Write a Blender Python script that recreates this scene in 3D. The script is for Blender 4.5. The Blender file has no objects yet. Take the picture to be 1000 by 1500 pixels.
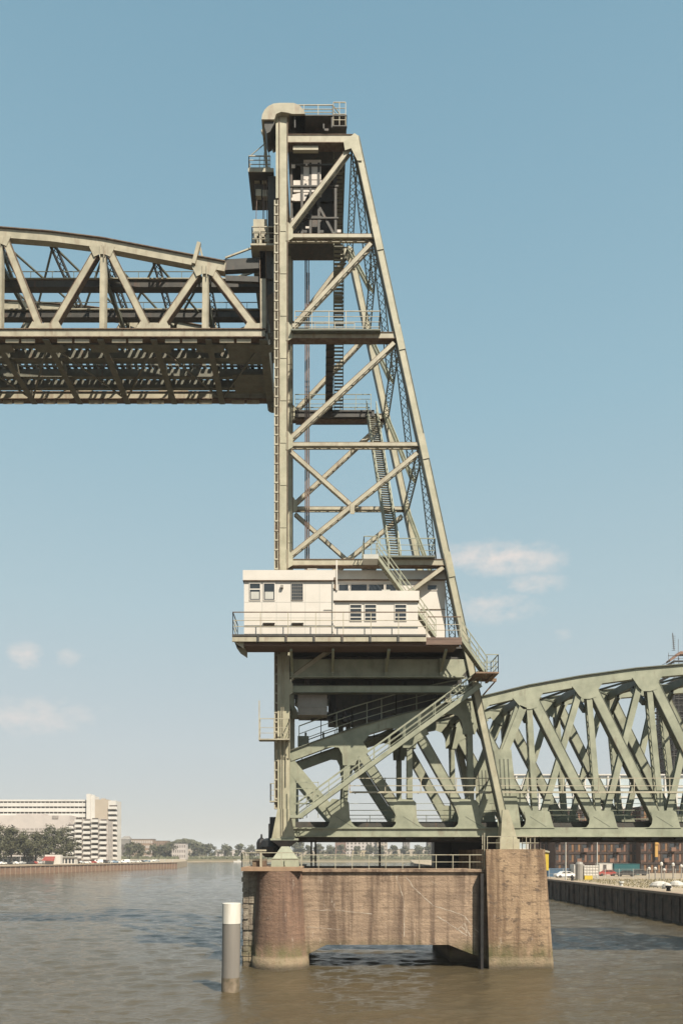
import bpy, math, random
from mathutils import Vector, Matrix
R = math.radians
V = Vector
random.seed(7)
SC = bpy.context.scene
COL = SC.collection

# ------------------------------------------------------------------ camera
cam_d = bpy.data.cameras.new('camera')
cam = bpy.data.objects.new('camera', cam_d)
COL.objects.link(cam)
cam.location = (0, -60, 9)
cam.rotation_euler = (R(90), 0, 0)
cam_d.sensor_width = 36
cam_d.lens = 25.92
cam_d.shift_x = 0.02
cam_d.shift_y = 1/3
cam_d.clip_end = 20000
SC.camera = cam

# ------------------------------------------------------------------ world, sun
SUN = V((0.66, -1.0, 1.45)).normalized()
sun_el = math.asin(SUN.z)
sun_rot = math.atan2(SUN.x, SUN.y)
w = bpy.data.worlds.new('World')
SC.world = w
w.use_nodes = True
nt = w.node_tree
N, L = nt.nodes, nt.links
N.clear()
def nn(tree, kind, **kw):
    n = tree.nodes.new(kind)
    for k, v in kw.items():
        setattr(n, k, v)
    return n
out = nn(nt, 'ShaderNodeOutputWorld')
bg = nn(nt, 'ShaderNodeBackground')
bg.inputs['Strength'].default_value = 0.0705
sky = nn(nt, 'ShaderNodeTexSky', sky_type='NISHITA')
sky.sun_disc = False
sky.sun_elevation = sun_el
sky.sun_rotation = sun_rot
sky.air_density = 0.9
sky.dust_density = 0.6
sky.ozone_density = 1.6
# a real sky paled by summer haze towards the horizon, and a few small clouds low over the harbour
tc = nn(nt, 'ShaderNodeTexCoord')
sep = nn(nt, 'ShaderNodeSeparateXYZ')
L.new(tc.outputs['Generated'], sep.inputs[0])
def wmath(op, a, b=None, clamp=False):
    m = nn(nt, 'ShaderNodeMath', operation=op, use_clamp=clamp)
    for i, v in enumerate((a, b)):
        if v is None: continue
        if isinstance(v, (int, float)): m.inputs[i].default_value = v
        else: L.new(v, m.inputs[i])
    return m.outputs[0]
def wmix(fac, a, b):
    m = nn(nt, 'ShaderNodeMix', data_type='RGBA')
    for i, v in ((0, fac), (6, a), (7, b)):
        if isinstance(v, (int, float)): m.inputs[i].default_value = v
        elif isinstance(v, tuple): m.inputs[i].default_value = (*v, 1)
        else: L.new(v, m.inputs[i])
    return m.outputs[2]
def srgb(c):
    return tuple(((v/255+.055)/1.055)**2.4 if v/255 > .04045 else v/255/12.92 for v in c)
ramp = nn(nt, 'ShaderNodeValToRGB')
GRAD = ((0.0,(198,195,189)),(.04,(199,198,194)),(.14,(198,205,204)),(.31,(183,205,210)),(.51,(159,194,207)),(.66,(143,182,199)),(.757,(132,173,192)),(1.0,(112,154,178)))
els = ramp.color_ramp.elements
els[0].position = 0; els[1].position = 1
for p_, c_ in GRAD[1:-1]: els.new(p_)
for e_, (p_, c_) in zip(els, GRAD):
    e_.position = p_; e_.color = (*srgb(c_), 1)
L.new(wmath('MAXIMUM', sep.outputs[2], 0.0), ramp.inputs[0])
gs = nn(nt, 'ShaderNodeVectorMath', operation='SCALE')
L.new(ramp.outputs[0], gs.inputs[0]); gs.inputs['Scale'].default_value = 1/(.0705*2**.9)
skyc = wmix(0.86, sky.outputs[0], gs.outputs[0])
yy = wmath('MAXIMUM', sep.outputs[1], 0.05)
uu = wmath('DIVIDE', sep.outputs[0], yy)
vv = wmath('DIVIDE', sep.outputs[2], yy)
cn = nn(nt, 'ShaderNodeTexNoise')
cn.inputs['Scale'].default_value = 34
cn.inputs['Detail'].default_value = 7
cn.inputs['Roughness'].default_value = 0.6
cmap = nn(nt, 'ShaderNodeMapping')
cmap.inputs['Scale'].default_value = (1, 1, 1.8)
L.new(tc.outputs['Generated'], cmap.inputs[0])
L.new(cmap.outputs[0], cn.inputs['Vector'])
tot = None
for (u0, v0, a, b, s) in ((0.240, 0.400, 0.125, 0.032, 1.0), (0.292, 0.366, 0.055, 0.020, .8), (0.235, 0.334, 0.085, 0.030, .7),
                          (0.328, 0.296, 0.018, 0.012, .6), (-0.402, 0.268, 0.032, 0.024, .85), (-0.345, 0.266, 0.03, 0.016, .6),
                          (-0.41, 0.186, 0.14, 0.034, .7), (0.19, 0.345, 0.03, 0.02, .5)):
    du = wmath('DIVIDE', wmath('SUBTRACT', uu, u0), a)
    dv = wmath('DIVIDE', wmath('SUBTRACT', vv, v0), b)
    r2 = wmath('ADD', wmath('MULTIPLY', du, du), wmath('MULTIPLY', dv, dv))
    e = wmath('MULTIPLY', wmath('SUBTRACT', 1.0, r2, True), s)
    tot = e if tot is None else wmath('MAXIMUM', tot, e)
cf = wmath('MULTIPLY', wmath('SUBTRACT', wmath('ADD', wmath('MULTIPLY', tot, 0.42), cn.outputs[0]), 0.58, True), 2.2, True)
cf = wmath('MULTIPLY', wmath('MULTIPLY', cf, wmath('POWER', tot, 0.7)), 1.0)
skyc = wmix(cf, skyc, (6.1, 5.6, 5.3))
L.new(skyc, bg.inputs['Color'])
L.new(bg.outputs[0], out.inputs[0])

sd = bpy.data.lights.new('sun', 'SUN')
sd.energy = 5.0
sd.angle = R(0.5)
sd.color = (1.0, 0.92, 0.79)
so = bpy.data.objects.new('sun', sd)
COL.objects.link(so)
so.location = (80, -140, 160)
so.rotation_euler = SUN.to_track_quat('Z', 'Y').to_euler()

SC.view_settings.view_transform = 'Standard'
SC.view_settings.look = 'None'
SC.view_settings.exposure = 0.9
SC.view_settings.gamma = 1.0
SC.view_settings.use_curve_mapping = False

# ------------------------------------------------------------------ helpers
def F(px, py, Y=0.0):
    s = (60 + Y) / 1080
    return V(((px - 470) * s, Y, 9 + (1250 - py) * s))
def FX(px, Y=0.0): return (px - 470) * (60 + Y) / 1080
def FZ(py, Y=0.0): return 9 + (1250 - py) * (60 + Y) / 1080

class MB:
    def __init__(s): s.v, s.f, s.m, s.p = [], [], [], []
    def add(s, vs, fs, m=0):
        o = len(s.v); s.p.append((o, len(s.f)))
        s.v += [tuple(p) for p in vs]
        for f in fs:
            s.f.append([i + o for i in f]); s.m.append(m)
    def box(s, x0, x1, y0, y1, z0, z1, m=0):
        x0, x1 = min(x0, x1), max(x0, x1); y0, y1 = min(y0, y1), max(y0, y1); z0, z1 = min(z0, z1), max(z0, z1)
        s.add([(x0,y0,z0),(x1,y0,z0),(x1,y1,z0),(x0,y1,z0),(x0,y0,z1),(x1,y0,z1),(x1,y1,z1),(x0,y1,z1)],
              [(0,3,2,1),(4,5,6,7),(0,1,5,4),(1,2,6,5),(2,3,7,6),(3,0,4,7)], m)
    def frame(s, p, q, n):
        p, q = V(p), V(q); t = (q - p).normalized(); n = V(n)
        n = (n - t * n.dot(t))
        if n.length < 1e-5:
            n = V((1,0,0)) - t * t.x
        n.normalize()
        return p, q, t, n, t.cross(n)
    def bar(s, p, q, w, d=None, n=(0,1,0), m=0, ow=0.0, od=0.0, w2=None):
        """w: width in plane, d: thickness along n; ow/od offsets"""
        d = w if d is None else d
        p, q, t, n, b = s.frame(p, q, n)
        w2 = w if w2 is None else w2
        vs = []
        for c, ww in ((p, w), (q, w2)):
            for i, j in ((-1,-1),(1,-1),(1,1),(-1,1)):
                vs.append(c + b * (ow + i * ww / 2) + n * (od + j * d / 2))
        s.add(vs, [(0,3,2,1),(4,5,6,7),(0,1,5,4),(1,2,6,5),(2,3,7,6),(3,0,4,7)], m)
    def flanged(s, p, q, w, d, n=(0,1,0), ft=0.05, ov=0.05, m=0, mf=1):
        s.bar(p, q, w - 2*ft, d, n, m)
        for k in (-1, 1):
            s.bar(p, q, ft, d + 2*ov, n, mf, ow=k*(w/2 - ft/2))
    def zig(s, a0, a1, b0, b1, pitch, w, th, n, m=0, cross=False):
        a0, a1, b0, b1 = V(a0), V(a1), V(b0), V(b1)
        k = max(2, round((a1 - a0).length / pitch))
        for i in range(k):
            u, v = i / k, (i + 1) / k
            if i % 2 == 0: p, q = a0.lerp(a1, u), b0.lerp(b1, v)
            else: p, q = b0.lerp(b1, u), a0.lerp(a1, v)
            s.bar(p, q, w, th, n, m)
            if cross:
                if i % 2 == 0: p, q = b0.lerp(b1, u), a0.lerp(a1, v)
                else: p, q = a0.lerp(a1, u), b0.lerp(b1, v)
                s.bar(p, q, w, th, n, m, od=th*1.1)
    def laced(s, p, q, w, d, n=(0,1,0), m=0, mf=1, pitch=None, lw=0.065):
        """two plates laced together along their edges"""
        p, q, t, n, b = s.frame(p, q, n)
        for j in (-1, 1):
            s.bar(p, q, w, 0.05, n, m, od=j*(d/2 - .025))
            for i in (-1, 1):
                s.bar(p, q, 0.045, 0.16, n, mf if i == 1 else m, ow=i*(w/2 + .022), od=j*(d/2 - .08))
        pitch = pitch or d*1.15
        for i in (-1, 1):
            o = b * (i * (w/2 + .055))
            s.zig(p + o - n*(d/2-.05), q + o - n*(d/2-.05), p + o + n*(d/2-.05), q + o + n*(d/2-.05), pitch, lw, .02, b, m)
    def lattice(s, p, q, w, d, n=(0,1,0), m=0, pitch=None, cw=.1, lw=.06, cross=True):
        """flat lattice strut: two chords with crossed lacing, doubled at depth d"""
        p, q, t, n, b = s.frame(p, q, n)
        pitch = pitch or w
        for i in (-1, 1):
            s.bar(p, q, cw, d, n, m, ow=i*(w/2 - cw/2))
        o = b * (w/2 - cw/2)
        e = n * (.02 - d/2)
        s.zig(p + o + e, q + o + e, p - o + e, q - o + e, pitch, lw, .02, n, m, cross)
    def prism(s, pts, y0, y1, m=0):
        """polygon in XZ (list of (x,z)) extruded from y0 to y1"""
        k = len(pts)
        A = sum(pts[i][0]*pts[(i+1)%k][1] - pts[(i+1)%k][0]*pts[i][1] for i in range(k))
        if A < 0: pts = pts[::-1]
        vs = [(x, y0, z) for x, z in pts] + [(x, y1, z) for x, z in pts]
        fs = [tuple(range(k)), tuple(range(2*k-1, k-1, -1))]
        fs += [((i+1) % k, i, i + k, (i+1) % k + k) for i in range(k)]
        s.add(vs, fs, m)
    def hprism(s, pts, z0, z1, m=0):
        k = len(pts)
        A = sum(pts[i][0]*pts[(i+1)%k][1] - pts[(i+1)%k][0]*pts[i][1] for i in range(k))
        if A < 0: pts = pts[::-1]
        vs = [(x, y, z0) for x, y in pts] + [(x, y, z1) for x, y in pts]
        fs = [tuple(range(k-1, -1, -1)), tuple(range(k, 2*k))]
        fs += [(i, (i+1) % k, (i+1) % k + k, i + k) for i in range(k)]
        s.add(vs, fs, m)
    def lathe(s, c, prof, seg=20, m=0, sx=1.0, sy=1.0, cap=True):
        """prof: list of (r, z)"""
        o = len(s.v)
        vs, fs = [], []
        for r, z in prof:
            for i in range(seg):
                a = 2*math.pi*i/seg
                vs.append((c[0] + sx*r*math.cos(a), c[1] + sy*r*math.sin(a), c[2] + z))
        for k in range(len(prof)-1):
            for i in range(seg):
                j = (i+1) % seg
                fs.append((k*seg+i, k*seg+j, (k+1)*seg+j, (k+1)*seg+i))
        if cap:
            fs.append(tuple(range(seg-1, -1, -1)))
            fs.append(tuple(range((len(prof)-1)*seg, len(prof)*seg)))
        s.add(vs, fs, m)
    def tube(s, pts, r, m=0, seg=6):
        pts = [V(p) for p in pts]
        for a, b in zip(pts, pts[1:]):
            t = (b-a).normalized()
            u = t.orthogonal().normalized(); v = t.cross(u)
            vs = []
            for c in (a, b):
                for i in range(seg):
                    an = 2*math.pi*i/seg
                    vs.append(c + u*r*math.cos(an) + v*r*math.sin(an))
            s.add(vs, [(i, (i+1) % seg, (i+1) % seg + seg, i + seg) for i in range(seg)] +
                  [tuple(range(seg-1,-1,-1)), tuple(range(seg, 2*seg))], m)
    def rail(s, pts, h=1.15, step=1.6, rails=(1.0, .62, .3), t=.05, m=0, mp=None, mtop=None):
        """railing along a polyline at floor level"""
        mp = m if mp is None else mp
        mtop = m if mtop is None else mtop
        pts = [V(p) for p in pts]
        for a, b in zip(pts, pts[1:]):
            k = max(1, round((b-a).length/step))
            for i in range(k+1):
                c = a.lerp(b, i/k)
                s.box(c.x-t/2, c.x+t/2, c.y-t/2, c.y+t/2, c.z, c.z+h, mp)
            for j, f in enumerate(rails):
                e = V((0,0,h*f))
                s.bar(a+e, b+e, t*1.15 if j == 0 else t*.8, t*1.2 if j == 0 else t*.8, (0,0,1), mtop if j == 0 else m)

def obj(name, mb, mats, parent=None, smooth=False):
    me = bpy.data.meshes.new(name)
    off = V((0,0,0))
    q = parent
    while q is not None:
        off += q.location; q = q.parent
    vs = [(a-off.x, b-off.y, c-off.z) for a, b, c in mb.v]
    me.from_pydata(vs, [], mb.f)
    mats = mats if isinstance(mats, (list, tuple)) else [mats]
    for mm in mats: me.materials.append(mm)
    me.polygons.foreach_set('material_index', [min(i, len(mats)-1) for i in mb.m])
    if smooth:
        me.polygons.foreach_set('use_smooth', [True]*len(me.polygons))
    me.update()
    o = bpy.data.objects.new(name, me)
    COL.objects.link(o)
    if parent is not None: o.parent = parent
    return o
def obj_each(name, mb, mats, parent):
    ends = mb.p[1:]+[(len(mb.v), len(mb.f))]; r = None
    for (v0, f0), (v1, f1) in zip(mb.p, ends):
        q = MB(); q.v = mb.v[v0:v1]; q.f = [[i-v0 for i in f] for f in mb.f[f0:f1]]; q.m = mb.m[f0:f1]
        r = obj(name, q, mats, parent)
    return r
def recenter(o):
    """move a top-level mesh's origin to the middle of its base"""
    vs = [v.co for v in o.data.vertices]
    c = V(((min(v.x for v in vs)+max(v.x for v in vs))/2, (min(v.y for v in vs)+max(v.y for v in vs))/2, min(v.z for v in vs)))
    o.data.transform(Matrix.Translation(-c)); o.location = o.location + c
    return o
def tag(o, label=None, cat=None, group=None, kind=None):
    if label: o['label'] = label
    if cat: o['category'] = cat
    if group: o['group'] = group
    if kind: o['kind'] = kind
    return o
def thing(name, label, cat, loc=(0,0,0), group=None):
    o = bpy.data.objects.new(name, None)
    COL.objects.link(o)
    o.location = loc
    o.empty_display_size = .5
    return tag(o, label, cat, group)
def solo(name, mb, mats, label, cat, group=None, smooth=False):
    return recenter(tag(obj(name, mb, mats, None, smooth), label, cat, group))
def struct(name, mb, mats, smooth=False):
    o = obj(name, mb, mats, None, smooth); o['kind'] = 'structure'; return o
def copy_tree(o, parent=None):
    c = o.copy(); COL.objects.link(c)
    if parent is not None: c.parent = parent
    for ch in list(o.children): copy_tree(ch, c)
    return c

# ------------------------------------------------------------------ materials
def mat(name, c1, c2=None, scale=1.0, rough=.6, stretch=(1,1,1), bump=0.0, spec=.4, detail=6, metal=0.0,
        stain=None, stain_scale=1.0, stain_lo=.55, stain_hi=.7, stain_stretch=(1,1,.25), stain_amt=.7, thr=(.35,.65), bscale=None):
    KA = .67
    c1 = tuple(v*KA for v in c1)
    if c2 is not None: c2 = tuple(v*KA for v in c2)
    m = bpy.data.materials.new(name)
    m.use_nodes = True
    t = m.node_tree
    b = t.nodes['Principled BSDF']
    b.inputs['Roughness'].default_value = rough
    b.inputs['Metallic'].default_value = metal
    b.inputs['Specular IOR Level'].default_value = spec
    if c2 is None:
        b.inputs['Base Color'].default_value = (*c1, 1)
        if not bump: return m
    co = nn(t, 'ShaderNodeNewGeometry').outputs['Position']
    def noise(sc, st, det=detail, ro=.55):
        mp = nn(t, 'ShaderNodeMapping'); mp.inputs['Scale'].default_value = st
        t.links.new(co, mp.inputs[0])
        n = nn(t, 'ShaderNodeTexNoise')
        n.inputs['Scale'].default_value = sc; n.inputs['Detail'].default_value = det; n.inputs['Roughness'].default_value = ro
        t.links.new(mp.outputs[0], n.inputs['Vector'])
        return n.outputs[0]
    def ramp(fac, lo, hi):
        r = nn(t, 'ShaderNodeMapRange'); r.inputs[1].default_value = lo; r.inputs[2].default_value = hi
        t.links.new(fac, r.inputs[0]); return r.outputs[0]
    if c2 is not None:
        mx = nn(t, 'ShaderNodeMix', data_type='RGBA')
        mx.inputs[6].default_value = (*c1, 1); mx.inputs[7].default_value = (*c2, 1)
        t.links.new(ramp(noise(scale, stretch), *thr), mx.inputs[0])
        c = mx.outputs[2]
        if stain is not None:
            m2 = nn(t, 'ShaderNodeMix', data_type='RGBA')
            m2.inputs[7].default_value = (*stain, 1)
            t.links.new(c, m2.inputs[6])
            ml = nn(t, 'ShaderNodeMath', operation='MULTIPLY'); ml.inputs[1].default_value = stain_amt
            t.links.new(ramp(noise(stain_scale, stain_stretch, 8, .65), stain_lo, stain_hi), ml.inputs[0])
            t.links.new(ml.outputs[0], m2.inputs[0])
            c = m2.outputs[2]
        t.links.new(c, b.inputs['Base Color'])
        m['col'] = 1
    if bump:
        bp = nn(t, 'ShaderNodeBump'); bp.inputs['Strength'].default_value = 1; bp.inputs['Distance'].default_value = bump
        t.links.new(noise(bscale or scale*6, (1,1,1)), bp.inputs['Height'])
        t.links.new(bp.outputs[0], b.inputs['Normal'])
    return m

GREEN = mat('sage_paint', (.41,.415,.30), (.285,.295,.21), .9, .55, bump=.006, stain=(.15,.115,.08), stain_scale=2.0, stain_lo=.56, stain_hi=.74, stain_amt=.6, detail=9)
CREAM = mat('weathered_pale_paint', (.54,.485,.355), (.40,.36,.26), 1.2, .5, bump=.004, stain=(.17,.105,.07), stain_scale=2.0, stain_lo=.54, stain_hi=.72, stain_amt=.65, detail=9)
COLP = mat('faded_column_paint', (.53,.485,.345), (.39,.365,.25), 1.0, .5, bump=.004, stain=(.18,.115,.07), stain_scale=1.9, stain_lo=.56, stain_hi=.74, stain_amt=.6, detail=9)
RUST = mat('rusty_edge', (.13,.075,.05), (.22,.16,.10), 3.0, .8)
DARK = mat('dark_grimy_shade_steel', (.075,.068,.055), (.05,.045,.038), 2.0, .6, stain=(.10,.055,.035), stain_scale=2.5)  # grimy steel; its darkness also puts shade into colour in dark zones
DKGREEN = mat('dark_shade_green_steel', (.16,.17,.125), (.115,.12,.09), 1.5, .55, stain=(.12,.075,.05), stain_scale=2)  # dark green steel, also standing in for green paint in shade
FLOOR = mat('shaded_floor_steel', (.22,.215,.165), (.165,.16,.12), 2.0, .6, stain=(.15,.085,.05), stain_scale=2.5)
BLACK = mat('black_steel', (.018,.018,.018), (.035,.03,.028), 2.0, .5)
WHITE = mat('white_cladding', (.78,.715,.635), (.72,.66,.58), .8, .5, stain=(.55,.48,.40), stain_scale=1.2, stain_lo=.6, stain_hi=.85, stain_stretch=(2,2,.3), stain_amt=.5)
PALEG = mat('pale_grey_paint', (.60,.58,.52), (.52,.50,.44), 1.0, .55)
GLASS = mat('window_glass', (.035,.04,.045), None, rough=.08, spec=.7)
GREYBOX = mat('grey_sheet', (.34,.31,.27), (.29,.265,.23), 2.0, .6)
WOOD = mat('brown_planks', (.23,.15,.11), (.16,.105,.08), 2.0, .8, stretch=(.3,4,4))
ROPE = mat('steel_rope', (.24,.16,.125), (.16,.11,.09), 4.0, .6)
GRAIL = mat('rusty_rail_back', (.42,.27,.18), (.28,.17,.11), 2.5, .8)
TREAD = mat('stair_grating', (.30,.29,.22), (.22,.21,.16), 3.0, .6)

# ------------------------------------------------------------------ water and ground
def water_mat():
    m = bpy.data.materials.new('harbour_water'); m.use_nodes = True
    t = m.node_tree; b = t.nodes['Principled BSDF']
    geo = nn(t, 'ShaderNodeNewGeometry')
    def noise(sc, st, det=4, ro=.55, dist=0.0):
        mp = nn(t, 'ShaderNodeMapping'); mp.inputs['Scale'].default_value = st
        t.links.new(geo.outputs['Position'], mp.inputs[0])
        n = nn(t, 'ShaderNodeTexNoise'); n.inputs['Scale'].default_value = sc
        n.inputs['Detail'].default_value = det; n.inputs['Roughness'].default_value = ro
        n.inputs['Distortion'].default_value = dist
        t.links.new(mp.outputs[0], n.inputs['Vector']); return n.outputs[0]
    mx = nn(t, 'ShaderNodeMix', data_type='RGBA')
    mx.inputs[6].default_value = (.072,.051,.026,1); mx.inputs[7].default_value = (.052,.045,.029,1)
    t.links.new(noise(.05, (1,2.5,1)), mx.inputs[0])
    t.links.new(mx.outputs[2], b.inputs['Base Color'])
    b.inputs['Roughness'].default_value = .06
    b.inputs['IOR'].default_value = 1.33
    # wind patches: rougher and calmer water
    r = nn(t, 'ShaderNodeMapRange'); r.inputs[1].default_value = .35; r.inputs[2].default_value = .7
    r.inputs[3].default_value = .55; r.inputs[4].default_value = 1.0
    t.links.new(noise(.03, (.5,2.2,1), 3), r.inputs[0])
    a = nn(t, 'ShaderNodeMath', operation='MULTIPLY_ADD')
    t.links.new(noise(1.6, (.72,1.3,1), 7, .66, 1.2), a.inputs[0]); a.inputs[1].default_value = 1.0
    c = nn(t, 'ShaderNodeMath', operation='MULTIPLY'); c.inputs[1].default_value = .28
    t.links.new(noise(3.2, (.8,1.3,1), 3, .6, .4), c.inputs[0])
    t.links.new(c.outputs[0], a.inputs[2])
    bp = nn(t, 'ShaderNodeBump'); bp.inputs['Distance'].default_value = .12
    t.links.new(r.outputs[0], bp.inputs['Strength'])
    t.links.new(a.outputs[0], bp.inputs['Height'])
    t.links.new(bp.outputs[0], b.inputs['Normal'])
    return m
def build_water():
    """one sheet: fine wind waves near the bridge, coarser outwards, flat to the horizon"""
    import numpy as np
    rg = np.random.default_rng(3)
    ds = [20.0]
    while ds[-1] < 760: ds.append(ds[-1] + .11*(ds[-1]/40)**1.25)
    d = np.array(ds); th = np.linspace(-.80, .80, 400)
    D, T = np.meshgrid(d, th, indexing='ij')
    X = D*np.tan(T)*.92; Y = D - 60
    sp = np.maximum(.11*(D/40)**1.25, D*.0040)
    Z = np.zeros_like(X)
    # wind patches roughen the short waves
    wob = 4*np.sin(X*.07+1)+2.5*np.sin(X*.19)+1.2*np.sin(X*.43+2)
    gust = np.exp(-((Y-44-wob*.8+.05*X)/6.5)**2)*(1/(1+np.exp((X+12)/3)))*(.75+.25*np.sin(X*.31))
    gust += .9*np.exp(-((Y-29-wob*.4)/3.5)**2)*np.exp(-((X+17)/9)**2)
    gust += np.exp(-((Y-10-wob*.5)/6)**2)*(1/(1+np.exp(-(X-20)/2)))
    gust += .9*np.exp(-((Y-20-wob*.3)/9)**2)*np.exp(-((X-8)/12)**2)
    calm = 1 - .45*np.exp(-((X-4)/12)**2)*np.exp(-((Y+12)/11)**2)
    lam = np.exp(rg.uniform(np.log(.45), np.log(6.0), 110))
    for l in lam:
        ang = rg.normal(-1.25, .62); k = 2*np.pi/l
        amp = (.0036*l**.72) * rg.uniform(.5,1.4)
        ph = k*(np.cos(ang)*X + np.sin(ang)*Y) + rg.uniform(0,6.28) + .8*np.sin(.21*X+rg.uniform(0,6)) + .8*np.sin(.27*Y+rg.uniform(0,6))
        fade = np.clip((l/sp-2.6)/2.5, 0, 1)
        m = (1+1.3*gust if l < 2.2 else 1.0)*calm
        sn = np.sin(ph)
        Z += amp*fade*m*(sn+.25*sn*sn-.12)
    edge = np.clip(np.minimum(np.arange(len(d))[:,None], (len(d)-1-np.arange(len(d)))[:,None])/6, 0, 1)*np.clip(np.minimum(np.arange(400), 399-np.arange(400))/4, 0, 1)[None,:]
    Z = Z*edge - .32*(1-edge)
    n, m_ = X.shape
    co = np.stack([X, Y, Z], -1).reshape(-1,3)
    ext = np.array([(-6000,-400,-.30),(6000,-400,-.30),(6000,9000,-.30),(-6000,9000,-.30)])
    co = np.concatenate([co, ext])
    i = np.arange(n-1)[:,None]*m_ + np.arange(m_-1)[None,:]
    q = np.stack([i, i+1, i+m_+1, i+m_], -1).reshape(-1,4)
    k = n*m_
    q = np.concatenate([q, np.array([[k,k+1,k+2,k+3]])])
    me = bpy.data.meshes.new('water')
    me.vertices.add(len(co)); me.vertices.foreach_set('co', co.ravel())
    me.loops.add(q.size); me.loops.foreach_set('vertex_index', q.ravel())
    me.polygons.add(len(q)); me.polygons.foreach_set('loop_start', np.arange(len(q))*4)
    me.polygons.foreach_set('loop_total', np.full(len(q),4))
    me.polygons.foreach_set('use_smooth', np.ones(len(q),dtype=bool))
    me.materials.append(water_mat()); me.update(); me.validate()
    o = bpy.data.objects.new('water', me); COL.objects.link(o); o['kind'] = 'structure'
build_water()

PAVE = mat('quay_paving', (.46,.36,.25), (.36,.29,.20), .3, .9, stain=(.2,.18,.11), stain_scale=.15, stain_stretch=(1,1,1))
SAND = mat('river_beach', (.40,.32,.22), (.30,.25,.16), .05, .95)
MEAD = mat('far_meadow', (.16,.15,.075), (.22,.18,.11), .05, .95)
QWALL = mat('quay_brick', (.30,.18,.115), (.22,.135,.09), .8, .9, stain=(.10,.08,.06), stain_scale=.6)
QDARK = mat('dark_sheet_pile', (.135,.088,.06), (.06,.042,.03), .8, .9, bump=.06, stain=(.26,.20,.14), stain_scale=1.1, stain_lo=.58, stain_hi=.76, stain_stretch=(2,2,.12))
COPE = mat('quay_coping', (.36,.27,.19), (.29,.21,.15), .6, .9)

# left quay: a straight edge from (-150,272) to (-88,454), then back
mb = MB()
lq = [(-190,154-60),(-88.5,392),(-96,470),(-130,640),(-900,640),(-900,94)]
mb.hprism(lq, -2, 3.6)
struct('left_quay', mb, PAVE)
# ground beyond, and the beach of the far bank
mb = MB()
fb = [(-2500,780),(-2500,640),(-131,641),(-150,700),(-118,742),(-40,750),(120,742),(320,700),(900,640),(2500,640),(2500,8000),(-2500,8000)]
mb.hprism(fb, -2, .9)
struct('far_beach', mb, SAND)
mb = MB()
fb2 = [(-2500,782),(-2500,643),(-133,644),(-155,706),(-120,756),(-40,766),(120,757),(320,716),(900,655),(2500,655),(2500,8000),(-2500,8000)]
mb.hprism(fb2, 0, 2.4)
struct('far_bank', mb, MEAD)
# right quay, edge at x = 47 along the view
mb = MB()
mb.hprism([(47.2,-40),(47.2,100),(49.5,100),(49.5,330),(70,520),(1500,520),(1500,-40)], -2, 3.6)
struct('right_quay', mb, PAVE)

# quay walls (things)
t = thing('quay_wall', 'long brown brick quay wall with pale coping below the white apartment block', 'quay wall', (-140,240,0))
def lqp(u):  # point on left quay edge
    a, b = V((-190,94)), V((-88.5,392)); return a.lerp(b, u)
a, b = lqp(0), lqp(1)
d = (b-a).normalized(); nrm = V((d.y,-d.x))
mb = MB(); o_ = nrm*.25
mb.bar((a.x+o_.x,a.y+o_.y,1.2),(b.x+o_.x,b.y+o_.y,1.2),4.1,.5,(nrm.x,nrm.y,0))
for i in range(1,100):
    c = a.lerp(b,i/100)+nrm*.6
    mb.box(c.x-.18,c.x+.18,c.y-.18,c.y+.18,-.5,3.0,1)
obj('wall_face', mb, [QWALL, COPE], t)
mb = MB(); o_ = nrm*.35
mb.bar((a.x+o_.x,a.y+o_.y,3.48),(b.x+o_.x,b.y+o_.y,3.48),.45,1.1,(nrm.x,nrm.y,0))
obj('coping', mb, COPE, t)
t = thing('quay_wall', 'black sheet pile quay wall with pale streaks at the right bank', 'quay wall', (47,40,0))
mb = MB()
mb.box(46.7,47.2,-40,99.6,-1.5,3.45)
for i in range(56):
    y = -39+i*2.5
    e = random.uniform(-.12,.2); mb.box(46.5-e,46.7,y+random.uniform(-.3,.3),y+random.uniform(.6,1.3),-1.5,random.uniform(2.9,3.44), 0)
mb.box(49.0,49.5,99.9,329,-1.5,3.45); mb.box(46.7,49.0,99.6,100.0,-1.5,3.45)
obj('pile_face', mb, QDARK, t)
mb = MB(); mb.box(46.3,47.6,-40,100.2,3.46,3.78); mb.box(48.8,49.9,100.2,329,3.46,3.78)
obj('coping', mb, COPE, t)

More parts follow.
